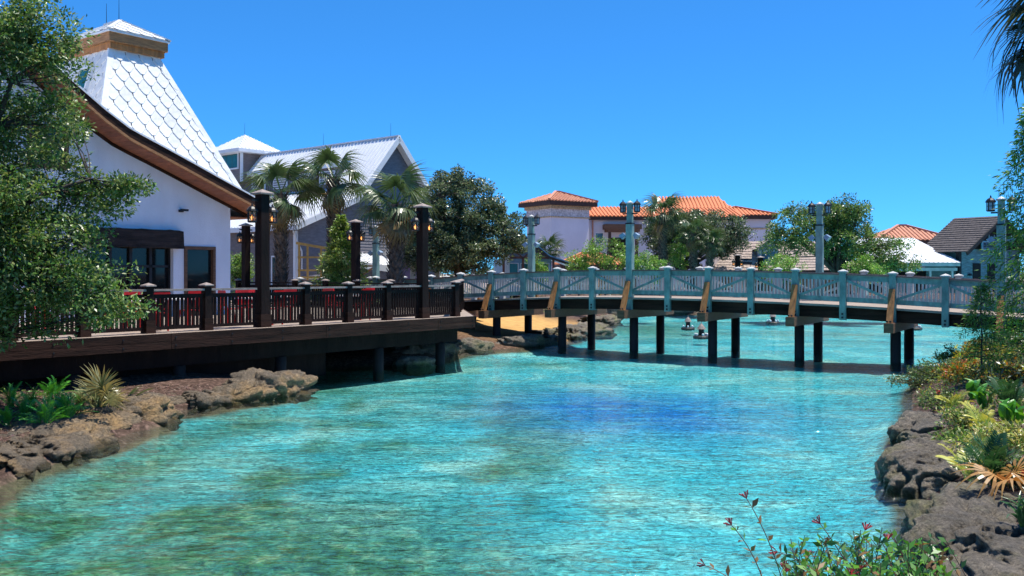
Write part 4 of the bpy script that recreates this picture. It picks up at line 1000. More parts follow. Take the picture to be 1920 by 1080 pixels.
# ---------------- terracotta-roofed building, far
def box_hip(root, x0,x1,y0,y1,z, rise, ov, m, ridge_along='x', nm='roof', sp=.42, eave=None):
    E = [(x0-ov,y0-ov,z),(x1+ov,y0-ov,z),(x1+ov,y1+ov,z),(x0-ov,y1+ov,z)]; r_ = MB()
    w, d = x1-x0+2*ov, y1-y0+2*ov
    if ridge_along == 'x':
        h = min(d/2, w/2-.05); a = (x0-ov+h, (y0+y1)/2, z+rise); b = (x1+ov-h, (y0+y1)/2, z+rise)
        fs = [[E[0],E[1],b,a],[E[1],E[2],b],[E[2],E[3],a,b],[E[3],E[0],a]]
    else:
        h = min(w/2, d/2-.05); a = ((x0+x1)/2, y0-ov+h, z+rise); b = ((x0+x1)/2, y1+ov-h, z+rise)
        fs = [[E[0],E[1],a],[E[1],E[2],b,a],[E[2],E[3],b],[E[3],E[0],a,b]]
    for f in fs: ribbed(r_, f, sp, sp*.36, sp*.30, 'tile')
    ro = part(nm, r_, m, root)
    k = MB()
    for p, q in ((E[0],a),(E[1],a if ridge_along != 'x' else b),(a,b)): k.bar(Vector(p)+Vector((0,0,.12)),Vector(q)+Vector((0,0,.12)),.30,.22)
    part('ridge_tiles', k, m, ro)
    f = MB(); f.box(x0-ov+.05,x1+ov-.05,y0-ov+.05,y1+ov-.05,z-.45,z-.03); part('eave_board', f, M['brownbeam'], ro)
    return ro
YM = 100.; k_ = YM/F
med = thing('terracotta_building', 'lavender-white stucco building with a square tower and orange clay tile roofs', 'building', (at(1033,0,YM).x,YM,G0), R(33))
# tower: near corner at the origin, right face along x, left face along y
b = MB(); b.box(0,5.1,0,4.6,0,9.0); part('tower_wall', b, M['stucco_far'], med)
c = MB(); c.box(-.12,5.22,-.12,4.72,7.55,7.68); part('string_course', c, M['cream'], med)
c = MB(); c.box(-.05,5.15,-.05,4.65,7.68,8.5); part('frieze_band', c, mat('pale_frieze', (.62,.60,.62), .8, .25, 5), med)
c = MB(); c.box(-.22,5.32,-.22,4.82,8.5,8.85); part('cornice', c, M['cream'], med)
for k in range(16):
    d_ = MB(); d_.box(-.10+k*.335,.06+k*.335,-.30,-.221,8.52,8.70); part('dentil', d_, M['cream'], med)
box_hip(med, 0,5.1,0,4.6,9.3,1.15,.75,M['tile_pale'],'x','tower_roof')
aw_ = MB()
for k in range(8):
    a, b_ = math.pi*k/8, math.pi*(k+1)/8; aw_.add([(-.02,2.2+.62*math.cos(a),4.6+.62*math.sin(a)),(-.02,2.2+.62*math.cos(b_),4.6+.62*math.sin(b_)),(-.02,2.2,4.6)], [(0,1,2)])
aw_.add([(-.02,1.58,2.6),(-.02,2.82,2.6),(-.02,2.82,4.6),(-.02,1.58,4.6)], [(0,1,2,3)]); part('arched_window', aw_, M['darkglass'], med)
med2 = MB()
wing = thing('terracotta_wing', 'long low wing with orange tile roof beside the square tower', 'building', (at(1108,0,104).x,104,G0), R(4))
b = MB(); b.box(0,17,0,8,0,7.6); part('wall', b, M['stucco_far'], wing)
r_ = MB(); ribbed(r_, [(-.9,-.7,7.85),(17,-.7,7.85),(17,4,9.2),(.3,4,9.2)], .42,.15,.13,'tile'); ribbed(r_, [(17,8.7,7.85),(-.9,8.7,7.85),(.3,4,9.2),(17,4,9.2)], .42,.15,.13,'tile'); wr = part('roof', r_, M['tile'], wing)
f = MB(); f.box(-.8,17,-.64,-.55,7.45,7.8); part('eave_board', f, M['brownbeam'], wr)
window(wing, .55,1.35, 4.9,6.0, 0, 'trim_white','blueglass',1,.1,.05)
pg = MB(); pg.box(1.5,5.2,-1.6,-1.3,6.1,6.4); pg.box(1.5,5.2,-.4,-.1,6.1,6.4); pg.box(1.3,5.4,-1.7,-.05,6.4,6.95); part('pergola_beam', pg, M['timber_h'], wing)
for x in (1.7,4.7):
    q = MB(); q.box(x,x+.3,-1.6,-1.3,0,6.1); part('pergola_post', q, M['brownbeam'], wing)
op = MB(); op.box(2.2,4.5,-.06,-.004,2.5,5.5); part('dark_opening', op, M['dark'], wing)
dp_ = MB(); dp_.box(.12,.26,-.14,-.004,0,7.4); part('downspout', dp_, M['tile_pale'], wing)
hall = thing('terracotta_hall', 'taller hall with a broad orange tile roof behind the palm and oak', 'building', (at(1228,0,112).x,112,G0), R(-3))
b = MB(); b.box(0,8.8,.5,9,0,8.9); part('wall', b, M['stucco_far'], hall)
r_ = MB(); ribbed(r_, [(.2,-.2,8.95),(9.6,-.2,8.95),(8.3,5,11.1),(.2,5,10.9)], .42,.15,.13,'tile'); part('roof', r_, M['tile'], hall)
f = MB(); f.box(.1,9.5,-.1,.1,8.5,8.9); part('eave_board', f, M['brownbeam'], hall)
ann = thing('terracotta_annex', 'lower tile-roofed annex right of the broad orange roof', 'building', (at(1366,0,110).x,110,G0), R(-3))
b = MB(); b.box(0,4.9,0,7,0,7.9); part('wall', b, M['stucco_far'], ann)
f = MB(); f.box(-.05,4.95,-.08,-.004,6.7,6.9); part('frieze_band', f, M['cream'], ann)
box_hip(ann, -2,4.9,0,7,8.35,1.15,.7,M['tile'],'x')
lod = thing('tile_roofed_kiosk', 'small orange tile roof rising above the bright green shrubs', 'kiosk', (at(1058,0,86).x,86,G0), R(6))
b = MB(); b.box(0,5.5,0,4,0,2.1); part('wall', b, M['cream'], lod)
box_hip(lod, 0,5.5,0,4,2.35,.95,.5,M['tile'],'x')

# ---------------- blue pavilion with brown posts
YP = 66.; pav = thing('blue_pavilion', 'small blue-grey gabled pavilion with brown posts and teal windows', 'pavilion', (at(946,0,YP).x,YP,G0), R(12))
b = MB(); b.box(0,3.4,0,4,0,2.55); part('wall', b, M['blue_trim'], pav)
b = MB(); b.prism([(-.1,2.55),(3.5,2.55),(1.2,4.0)], 'y', .05, .25); part('gable', b, M['siding'], pav)
for a, c in (((1.2,4.25),(-.8,2.7)),((1.2,4.25),(3.1,2.75)),((3.1,2.75),(5.0,2.15))):
    r_ = MB(); r_.bar((a[0],.6,a[1]),(c[0],.6,c[1]),2.6,.12); part('roof_slope', r_, M['blue_trim'], pav)
    r_ = MB(); r_.bar((a[0],-.72,a[1]-.12),(c[0],-.72,c[1]-.12),.10,.16); part('rake_beam', r_, M['brownbeam'], pav)
for x in (-.2,1.2,2.2,3.4,4.6):
    q = MB(); q.box(x-.07,x+.07,-.7,-.56,0,2.6 if x < 4 else 2.2); part('post', q, mat('red_brown_post', (.16,.05,.03), .7, .2, 3) if x == -.2 else bpy.data.materials['red_brown_post'], pav)
q = MB(); q.box(-.4,3.6,-.7,-.56,2.55,2.70); part('tie_beam', q, bpy.data.materials['red_brown_post'], pav)
for s in (-1,1):
    q = MB(); q.bar((1.2,-.62,2.6),(1.2+s*.9,-.62,3.3),.10,.10); part('knee_brace', q, bpy.data.materials['red_brown_post'], pav)
for x in (.15,1.2,2.4): window(pav, x,x+.8, .9,2.2, 0, 'trim_white','tealglass',1,.06,.04)
aw = MB(); aw.box(3.5,6.5,1.0,3.5,0,1.15); part('white_counter', aw, M['trim_white'], pav)

# ---------------- shingle-roofed lodge behind the right oak
YL = 80.; log_ = thing('shingled_lodge', 'low lodge with pale cedar shingle roofs partly hidden by the oak', 'building', (at(1335,0,YL).x,YL,G0), R(-4))
b = MB(); b.box(.5,12.5,0,6,0,1.9); part('wall', b, mat('tan_wall', (.45,.30,.17), .8, .2, 2), log_)
r_ = MB(); nrow = 11
for k in range(nrow):
    t0, t1 = k/nrow, (k+1)/nrow
    def rp(t): return (-.3+3.0*t, -.8+3.6*t, 1.75+2.6*t)
    a, c = rp(t0), rp(t1); r_.add([(a[0],a[1],a[2]+.05),(13.2-3*t0,a[1],a[2]+.05),(13.2-3*t1,c[1],c[2]),(c[0],c[1],c[2]),(a[0],a[1],a[2]),(13.2-3*t0,a[1],a[2])], [(0,1,2,3),(4,5,1,0)])
r_.add([(-.3,-.8,1.75),(2.7,2.8,4.35),(2.7,3.0,4.35),(-.3,6.5,1.75)], [(0,1,2,3)])
lr = part('roof', r_, M['cedar_roof'], log_)
f = MB(); f.box(-.3,13.2,-.85,-.80,1.55,1.78); part('eave_board', f, M['brownbeam'], log_)
dm = MB(); dm.box(4.0,5.6,.2,2.6,2.2,3.6); dmo = part('dormer', dm, M['blue_trim'], log_); window(dmo, 4.2,5.4, 2.5,3.4, .2, 'trim_white','blueglass',3,.06,.03)
dr_ = MB(); dr_.prism([(3.7,3.6),(5.9,3.6),(4.8,4.4)], 'y', .0, 2.8); part('dormer_roof', dr_, M['cedar_roof'], log_)
# hanging sign with lettering
sg = thing('roof_sign', 'dark board sign with pale letters standing on the lodge eave', 'sign', at(1399,490,YL-1.2), R(-2))
b = MB(); b.box(-.48,.48,-.04,.04,-.26,.24); part('board', b, M['sign_face'], sg)
for x in (-.35,-.25,.35):
    q = MB(); q.box(x-.02,x+.02,-.02,.02,-.55,-.26); part('leg', q, M['black_metal'], sg)
def lettering(txt, parent, loc, size, m, rz=0, ext=.012):
    cu = bpy.data.curves.new('lettering', 'FONT'); cu.body = txt; cu.size = size; cu.extrude = ext; cu.align_x = 'CENTER'; cu.align_y = 'CENTER'
    cu.materials.append(m); o = bpy.data.objects.new('lettering', cu); COL.objects.link(o); o.parent = parent; o.location = loc; o.rotation_euler = (R(90),0,rz)
    bpy.context.view_layer.update(); me_ = bpy.data.meshes.new_from_object(o.evaluated_get(bpy.context.evaluated_depsgraph_get())); bpy.data.objects.remove(o)
    return link('lettering', me_, parent, loc, (R(90),0,rz))
lettering('ORALICES', sg, (0,-.055,.02), .215, M['letter'])

# ---------------- white-roofed veranda, dark shop, far tile roof
YV = 70.; ver = thing('white_roofed_veranda', 'open veranda with a bright white metal roof and pale posts', 'veranda', (at(1655,0,YV).x,YV,G0), 0)
ver.scale = (1.1,1.1,1.1); xw = (1800-1655)/F*YV/1.1
r_ = MB(); ribbed(r_, [(-.6,-.2,2.12),(xw,-.2,2.12),(xw-1.35,4.2,3.95),(-.6,4.2,3.95)], .30,.02,.03); ribbed(r_, [(xw,-.2,2.12),(xw,8,2.12),(xw-1.35,4.2,3.95)], .30,.02,.03); vr = part('roof', r_, M['metal_white'], ver)
f = MB(); f.box(-.6,xw-.05,-.16,-.05,1.87,2.10); part('gutter', f, M['paint_pale'], vr)
f = MB(); f.box(-.6,xw-.2,-.05,.08,1.55,1.76); part('beam', f, M['paint_pale'], ver)
for x in (.2,1.75,3.25,4.75):
    q = MB(); q.box(x-.06,x+.06,-.04,.08,0,1.55); part('post', q, M['paint_pale'], ver)
bk = MB(); bk.box(-.6,xw-.4,3.0,3.1,0,1.7); part('back_wall', bk, M['dark'], ver)
YD = 71.; SHR = R(34); SHO = Vector((at(1800,0,YD).x,YD,G0))
shp = thing('dark_gabled_shop', 'dark boarded shop with grey shingle roof and teal lower wall at the far right', 'shop', SHO, SHR); shp.scale = (1.15,1.15,1.15)
b = MB(); b.box(0,7.5,0,2.5,0,2.95); part('lower_wall', b, M['teal_wall'], shp)
b = MB(); b.prism([(-.1,2.95),(7.6,2.95),(3.75,5.0)], 'y', -.05, .3); part('gable', b, M['black_wall'], shp)
r_ = MB(); nrow = 16
for k in range(nrow):
    t0, t1 = k/nrow, (k+1)/nrow
    def rp(t): return (-.75+4.5*t, 2.72+2.50*t)
    (xa,za),(xc,zc) = rp(t0), rp(t1); r_.add([(xa,-.9,za+.05),(xa,2.6,za+.05),(xc,2.6,zc),(xc,-.9,zc),(xa,-.9,za),(xa,2.6,za)], [(3,2,1,0),(5,4,0,1)])
    r_.add([(7.5-xa,-.9,za+.05),(7.5-xa,2.6,za+.05),(7.5-xc,2.6,zc),(7.5-xc,-.9,zc),(7.5-xa,-.9,za),(7.5-xa,2.6,za)], [(0,1,2,3),(4,5,1,0)])
part('roof', r_, M['asphalt_shingle'], shp)
for s in (0,1):
    k = MB(); k.bar((-.75 if s == 0 else 8.25,-.9,2.60),(3.75,-.9,5.08),.10,.24); part('rake_board', k, M['black_wall'], shp)
for x in (1.5,3.3):
    dk_ = MB(); dk_.box(x,x+.95,-.03,-.004,0,2.0); part('doorway', dk_, M['dark'], shp)
q = MB(); q.lathe([(.02,0),(.14,.02),(.14,.10),(.05,.16)], (.95,-.14,1.15), 10); part('wall_lamp', q, M['black_metal'], shp)
dsn = MB(); dsn.box(-.5,-.25,-.25,.0,0,2.75); part('corner_post', dsn, M['black_wall'], shp)
sgn = thing('framed_shop_sign', 'blue framed sign with cut-out letters on the dark gable', 'sign', SHO+Matrix.Rotation(SHR,3,'Z')@Vector((3.42,-.38,3.66)), SHR); sgn.scale = (.92,.92,.92)
b = MB(); b.box(-1.15,1.15,0,.05,-.32,.32); part('board', b, mat('blue_sign_panel', (.10,.18,.26), .6, .2, 3), sgn)
for a in ((-1.2,1.2,.30,.40),(-1.2,1.2,-.40,-.30),(-1.2,-1.08,-.42,.42),(1.08,1.2,-.42,.42)):
    q = MB(); q.box(a[0],a[1],-.05,.045,a[2],a[3]); part('frame', q, M['blue_trim'], sgn)
lettering('D-LUXE', sgn, (0,-.02,.03), .50, M['sign_face'], 0, .02)
for x in (-.3,.5):
    q = MB(); q.lathe([(.16,0),(.05,.14),(.02,.26)], (x,-.15,.68), 8); part('sign_lamp', q, M['paint_pale'], sgn)
YF = 95.; frf = thing('tile_roofed_building', 'far building with a pale orange hipped tile roof above the right oak', 'building', (at(1652,0,YF).x,YF,G0), R(0))
b = MB(); b.box(0,6.8,0,6,0,4.6); part('wall', b, M['siding'], frf)
box_hip(frf, 0,6.8,0,6,4.9,1.55,.6,M['tile_pale'],'x')

# ================================================================== small things
# dark lamp posts on the far promenade
for px, top, Y, lb in ((1307,485,72,'far dark lamp post left of the oak trunks'),(1383,478,70,'far dark lamp post left of the lodge sign'),(1426,482,69,'thick far dark lamp post right of the lodge sign'),(1583,470,66,'far dark lamp post standing before the veranda')):
    p = at(px,top,Y); brown_lamp(lb, (p.x,Y,G0), .3, max(1.6,p.z-G0))
# pale square posts beyond the boardwalk
for px, top, Y, lb in ((774,494,52,'leftmost pale square post under the dark oak'),(819,500,53,'second pale square post under the dark oak'),(857,470,54,'third pale square post under the dark oak'),(888,452,56,'tall pale post with a crossbar under the dark oak'),(951,462,58,'slim pale post at the right edge of the dark oak')):
    p = at(px,top,Y); r0 = thing('square_post', lb, 'post', (p.x,Y,G0), .2, 'pale posts under the oak')
    q = MB(); q.box(-.13,.13,-.13,.13,0,p.z-G0); part('shaft', q, M['paint_pale'], r0)
    q = MB(); q.box(-.16,.16,-.16,.16,p.z-G0,p.z-G0+.06); part('cap', q, M['trim_white'], r0)
    if 'crossbar' in lb: q = MB(); q.box(-.6,.3,-.05,.05,p.z-G0-.2,p.z-G0-.08); part('crossbar', q, M['trim_white'], r0)
# floating fountain nozzles
def floater(label, px, py, s=1.):
    Y = CH*F/(py-HZ); root = thing('floating_fountain', label, 'fountain', ((px-960)/F*Y, Y, 0), px*.01, 'small floating fountains')
    q = MB(); q.lathe([(.20*s,-.08),(.46*s,-.06),(.50*s,.04),(.44*s,.10),(.22*s,.11)], n=14); part('float', q, mat('float_black', (.03,.03,.03), .5) if 'float_black' not in bpy.data.materials else bpy.data.materials['float_black'], root)
    for k in range(6):
        a = k*math.pi/3; b = MB(); b.lathe([(.05*s,.10),(.07*s,.14),(.06*s,.19),(.02*s,.21)], (.36*s*math.cos(a),.36*s*math.sin(a),0), 8); part('lamp', b, M['trim_white'], root)
    q = MB(); q.lathe([(.17*s,.10),(.16*s,.40)], n=8); part('body', q, M['black_metal'], root)
    q = MB(); q.lathe([(.27*s,.40),(.15*s,.55),(.03*s,.66),(.01*s,.76)], n=10); part('pointed_cap', q, M['capwood'], root)
    return root
floater('floating fountain nearest the teal lamp post pile', 1315,633,.8)
floater('floating fountain farther left beside the beach tip', 1290,617,.75)
floater('floating fountain behind the middle of the bridge', 1449,606,.85)
floater('floating fountain right of the double bridge pile', 1714,617,.85)
floater('floating fountain half behind the feathery tree', 1880,626,1.0)
# cafe furniture on the boardwalk
def chair_proto():
    root = thing('cafe_chair', 'x', 'chair', (0,0,0), 0, 'red cafe chairs on the boardwalk')
    q = MB(); q.box(-.21,.21,-.20,.20,.43,.455); part('seat', q, M['red'], root)
    for sx in (-1,1):
        q = MB(); q.bar((sx*.19,-.18,.43),(sx*.21,-.23,0),.035,.035); part('leg', q, M['red'], root)
        q = MB(); q.bar((sx*.19,.19,0),(sx*.19,.20,.45),.035,.035); q.bar((sx*.19,.20,.45),(sx*.19,.27,.93),.035,.035); part('leg', q, M['red'], root)
    q = MB(); q.bar((-.20,.268,.92),(.20,.268,.92),.03,.09); part('back_rail', q, M['red'], root)
    for k in range(4):
        x = -.12+k*.08; q = MB(); q.bar((x,.215,.52),(x,.265,.90),.045,.015); part('back_slat', q, M['red'], root)
    return root
def table_proto():
    root = thing('cafe_table', 'x', 'table', (0,0,0), 0, 'cafe tables on the boardwalk')
    q = MB(); q.box(-.38,.38,-.38,.38,.71,.745); part('table_top', q, M['white_top'], root)
    q = MB(); q.lathe([(.035,.02),(.035,.71)], n=8); part('pedestal', q, M['black_metal'], root)
    q = MB(); q.lathe([(.24,0),(.24,.02),(.05,.04)], n=12); part('foot', q, M['black_metal'], root)
    return root
sets = [(-3.1,1.5),(-1.0,2.6),(.7,1.3),(2.3,2.4),(4.2,1.5),(5.9,2.6),(7.7,1.5),(9.2,3.0)]
tp, cpz = table_proto(), chair_proto(); firstT = firstC = True; nT = nC = 0; items = []
for (x, y) in sets:
    r_ = random.Random(int(x*10)); p = Vector((-8.69,22.3,BZ))+E1*x+E2*y
    tb = tp if firstT else copy_tree(tp); firstT = False; tb.location = p; tb.rotation_euler = (0,0,WA+r_.uniform(-.1,.1)); items.append(('t',tb))
    for a in (0, math.pi) if y > 2.5 else (0, math.pi/2, math.pi):
        ch = cpz if firstC else copy_tree(cpz); firstC = False; ang = a+WA+r_.uniform(-.3,.3); ch.rotation_euler = (0,0,ang)
        ch.location = p+Matrix.Rotation(ang,3,'Z')@Vector((0,.62+r_.uniform(0,.12),0)); items.append(('c',ch))
px_ = lambda o: o.location.x/o.location.y
for kind, word in (('t','table'),('c','chair')):
    L_ = sorted([o for k,o in items if k == kind], key=px_)
    for i, o in enumerate(L_):
        lr = f'{ORD[i]} from the left' if i < len(L_)/2 else (f'{ORD[len(L_)-1-i]} from the right' if i < len(L_)-1 else 'rightmost of all')
        o['label'] = (f'small white-topped cafe table behind the boardwalk railing, {lr}' if kind == 't' else f'red metal cafe chair behind the boardwalk railing, {lr}')

# ================================================================== TREES
DG = [(.048,.080,.034),(.072,.112,.048),(.10,.145,.066),(.18,.21,.13)]
MG = [(.055,.125,.024),(.085,.165,.034),(.13,.21,.05),(.20,.25,.075)]
BG = [(.09,.22,.03),(.13,.28,.04),(.20,.34,.06),(.26,.36,.09)]
tree('broadleaf_tree', 'near small-leaved green tree filling the left edge before the white restaurant', (-11.3,16.6,gz(-11.3,16.6)),
     [((-10.5,17.5,5.28),(2.4,1.9,3.2)),((-8.35,17.2,2.70),(1.35,1.1,.80)),((-7.85,17.4,4.45),(.95,.9,.42)),((-8.9,17.4,7.4),(.65,.8,.85)),((-8.8,17.0,3.5),(1.5,1.1,.9)),((-10.4,17.0,2.3),(1.6,1.1,.75))],
     .18, 780, .31, 120, .090, .042, MG+[(.09,.19,.04),(.24,.30,.12)], 21, limbs=16, twig=.014, extra=[at(275,352,17.4),at(255,345,17.4),at(232,350,17.4),at(215,358,17.4),at(262,575,17.2),at(245,590,17.2),at(130,60,17.5),at(112,110,17.5),at(150,130,17.5)])
tree('live_oak', 'dark rounded live oak between the palms and the terracotta tower', (-3.0,52,1.4),
     [((-3.2,52,6.2),(2.8,2.5,2.4)),((-1.1,52,5.4),(1.9,1.6,1.5)),((-4.9,51.5,4.6),(1.5,1.5,1.6)),((-3.0,51,4.2),(2.9,2,1.3)),((-3.4,52,8.0),(1.4,1.3,.85)),((.0,52,4.6),(1.0,1.2,.8))], .22, 560, .38, 115, .14, .075, DG, 22, limbs=16, shell=.38)
tree('live_oak', 'broad grey-green oak on the far bank with a palm before it', (14.9,78,1.4),
     [((15.4,78,6.6),(4.5,3,1.7)),((13.0,77,5.6),(2.6,2.2,1.8)),((17.6,77.5,5.6),(2.0,2,1.4)),((15.2,78,7.6),(2.6,2,.9))], .30, 330, .52, 100, .19, .10, DG+[(.09,.12,.05)], 23, limbs=12, fork=.2, lean=(-.8,0))
tree('live_oak', 'wide open oak on the far bank before the cedar-roofed lodge', (22.2,64,1.4),
     [((21.0,64,6.4),(3.5,2.3,1.45)),((22.4,63.5,6.9),(2.0,2,1.25)),((24.9,63,4.6),(1.9,2,.9)),((18.9,63.5,5.1),(2.1,2,1.1)),((22.8,63,5.0),(2.3,2,1.2)),((26.2,62.8,3.6),(1.6,1.4,.40)),((24.8,63,3.6),(2.0,1.5,.6))], .24, 330, .50, 95, .17, .08, MG, 24, limbs=16, fork=.3)
tree('green_bush_tree', 'bright leafy shrub beside the white restaurant corner', (at(448,0,44).x,44,1.5), [((at(448,0,44).x,44,2.9),(.65,.6,1.25))], .05, 46, .28, 80, .10, .045, BG, 25, limbs=5, cat='shrub')
for i,(px,Y,top,w_,lb) in enumerate(((1085,60,470,1.1,'leftmost bright green shrub by the blue pavilion'),(1135,59,448,1.7,'largest bright green shrub with bare grey branches'),(1190,58,462,1.1,'bright green shrub left of the mid-span lamp post'),(1228,62,478,1.0,'bright green shrub right of the mid-span lamp post'),(1272,72,440,.75,'narrow bright green shrub beside the far palm trunk'),(1620,60,485,1.3,'light green shrub before the white-roofed veranda'),(1470,61,478,1.5,'low yellow-green shrub under the wide oak'),(1008,58,478,.7,'small yellow-green sapling before the blue pavilion'))):
    p = at(px,top,Y); h = p.z-1.5
    tree('leafy_shrub', lb, (p.x,Y,1.45), [((p.x,Y,1.5+h*.62),(w_,w_*.8,h*.42))], .06, int(34*w_+14), .32, 70, .13, .055, BG, 30+i, limbs=7, cat='shrub', group='bright shrubs on the far bank')
def conifer(name, label, base, h, r0, n_br, cols, seed, needle=.10, nw=.014, per=70, droop=.25, bare=.12, trunk=.06, cat='tree', tiers=None, top=.05):
    global rng
    rng = np.random.default_rng(seed); root = thing(name, label, cat, base); mb = MB(); mb.tube([(0,0,-.2),(.02,0,h*.5),(0,.02,h)], [trunk,trunk*.65,trunk*.15], 7)
    Vs, Cs = [], []
    for k in range(n_br):
        t = bare+(1-bare)*(k+rng.random())/n_br; az = k*2.4+rng.normal(0,.3); L = (r0*(1-t)**.85+top)*(1+rng.normal(0,.22)); L = max(L,.08)
        a = Vector((0,0,h*t)); d = Vector((math.cos(az),math.sin(az),.30)); pts = [a+d*L*s-Vector((0,0,droop*L*s*s*1.4)) for s in (0,.35,.7,1.0)]
        mb.tube(pts, [trunk*.25*(1-t)+.008,.008,.006,.003], 4)
        P = []; D = []
        for j in range(per):
            s = .12+.88*rng.random()**.7; i0 = min(2,int(s*3)); f = s*3-i0; p = pts[i0].lerp(pts[i0+1], min(1,f)); dd = (pts[i0+1]-pts[i0]).normalized()
            sd = Vector(rng.normal(0,1,3)); sd = (sd-dd*sd.dot(dd)).normalized()
            off = sd*abs(rng.normal(0,.10))*(.4+L); off.z *= .6
            P.append(p+off); D.append(dd*.55+sd*.7+Vector((0,0,-.15)))
        P = np.array(P); D = np.array(D); n = len(P)
        V, C = leaf_arrays(P, D, rng.normal(0,1,(n,3))+np.array([0,0,.8]), needle*(1+rng.normal(0,.25,n)), nw, pick_cols(cols,n,.25)*(1+rng.normal(0,.15)))
        Vs.append(V); Cs.append(C)
    part('trunk', mb, M['bark'], root, True); link('crown', quad_mesh('crown', np.concatenate(Vs), np.concatenate(Cs), M['leaf']), root); return root
conifer('bald_cypress', 'small feathery yellow-green cypress behind the boardwalk between palms', (at(640,0,41).x,41,1.5), 4.0, 1.35, 150, [(.17,.30,.05),(.27,.36,.08),(.36,.40,.13),(.09,.20,.03)], 41, .15, .034, 110, .25, .05)
p = Vector((11.6,20.6,0)); p.z = gz(p.x,p.y)
conifer('bald_cypress', 'tall feathery green tree at the right edge before the bridge', p, 6.75-p.z, 1.05, 120, [(.05,.17,.02),(.08,.24,.03),(.14,.30,.04),(.22,.34,.07)], 42, .12, .028, 95, .55, .03, .06, top=.30)
p = Vector((10.15,20.2,0)); p.z = gz(p.x,p.y)
conifer('cypress_sapling', 'slender feathery sapling in front of the right bridge pile', p, 2.2, .55, 46, [(.04,.13,.02),(.08,.2,.03),(.16,.26,.05)], 43, .09, .016, 60, .4, .25, .025)
# palms
palm('sabal_palm', 'sabal palm nearest the white restaurant with ragged hanging fronds', (at(527,0,42).x,42,1.45), 5.15, 1.8, 12, .24, 51, group='sabal palms behind the boardwalk', dead=4)
palm('sabal_palm', 'tallest sabal palm rising before the grey house roof', (at(625,0,43.5).x,43.5,1.45), 6.0, 1.9, 11, .23, 52, group='sabal palms behind the boardwalk', dead=2)
palm('sabal_palm', 'sabal palm beside the dark oak with a thick booted trunk', (at(742,0,40.5).x,40.5,1.45), 4.55, 1.85, 13, .29, 53, group='sabal palms behind the boardwalk', dead=4)
for i,(px,y,Y,r_,lb) in enumerate(((1243,402,72,2.0,'tallest far palm in front of the broad tile roof'),(1301,438,71,1.5,'far palm with brown hanging skirt against the oak'),(1331,455,70,1.2,'short far palm left of the lodge'),(1031,468,80,1.4,'small far palm at the foot of the terracotta tower'))):
    p = at(px,y,Y); palm('palm_tree', lb, (p.x,Y,1.4), p.z-1.4, r_, 20, .24 if i < 3 else .15, 60+i, boots=(i != 3), group='palms on the far bank', far=True, dead=8 if i == 1 else 3)
p = at(2062,15,7.0); palm('palm_tree', 'palm crown with spiky fronds reaching in at the top right corner', (p.x,7.0,gz(p.x,7.0)), p.z-gz(p.x,7.0), .80, 26, .15, 66, boots=False, col=(.022,.045,.018), dead=4)
# far tree mass behind everything
rng = np.random.default_rng(70); cs = []
for k in range(420):
    x = rng.uniform(-70,110); cs.append((x, 150+rng.normal(0,4), 1.6+rng.random()**1.3*(3.6+1.2*math.sin(x*.21)+.8*math.sin(x*.53))))
V, C = clump_leaves(np.array(cs), 1.5, 60, .55, .28, DG); o = link('tree_mass', quad_mesh('tree_mass', V, C, M['leaf'])); tag(o, 'distant dark band of trees along the horizon', 'trees', None, 'stuff')

# ================================================================== BANK PLANTS
def pinnate(L, nl, ll, lw, col, seed, arch=.5, tipcol=None, taper=.5):
    r = np.random.default_rng(seed); P, D, Nn, Ls, Ws, C = [], [], [], [], [], []; Vq, Cq = [], []
    def pos(s): return np.array([L*s*(1-.15*s*arch), 0, L*(.55*s-arch*s*s*.75)])
    for k in range(8):
        a, b = pos(k/8), pos((k+1)/8); w = np.array([0,.012*L+.004,0]); Vq += [a-w,b-w,b+w,a+w]; Cq += [np.array(col)*.9]*4
    for k in range(nl):
        s = .16+.84*(k+.5)/nl; p = pos(s); t = pos(min(1,s+.03))-pos(s-.03); t /= np.linalg.norm(t)
        for sg in (-1,1):
            d = np.array([0,sg,0])*.85+t*.55+np.array([0,0,.12+r.normal(0,.08)]); P.append(p); D.append(d); Nn.append(np.array([0,0,1])+t*-.2+r.normal(0,.12,3))
            e = (1-taper*abs(s-.45)*1.6); Ls.append(ll*max(.25,e)*(1+r.normal(0,.06))); Ws.append(lw*(1+r.normal(0,.08)))
            c = np.array(col)*(1+r.normal(0,.12)); C.append(c if tipcol is None else c*(1-s)+np.array(tipcol)*s)
    V, Cc = leaf_arrays(np.array(P), np.array(D), np.array(Nn), np.array(Ls), np.array(Ws), np.array(C), .10)
    return quad_mesh('frond', np.concatenate([np.array(Vq),V]), np.concatenate([np.array(Cq),Cc]), M['frond'])
def rosette(name, label, base, meshes, n, el0=70, el1=5, seed=1, group=None, cat='plant', sc=1.):
    r = np.random.default_rng(seed); root = thing(name, label, cat, base, 0, group)
    for k in range(n):
        t = (k+.5)/n; o = link('frond', meshes[k % len(meshes)], root, (r.normal(0,.03),r.normal(0,.03),.02))
        o.rotation_euler = (Matrix.Rotation(k*2.4+r.normal(0,.25),4,'Z')@Matrix.Rotation(-R(el0+(el1-el0)*t)+r.normal(0,.1),4,'Y')@Matrix.Rotation(r.normal(0,.3),4,'X')).to_euler(); s = sc*(1+r.normal(0,.12)); o.scale = (s,s,s)
    return root
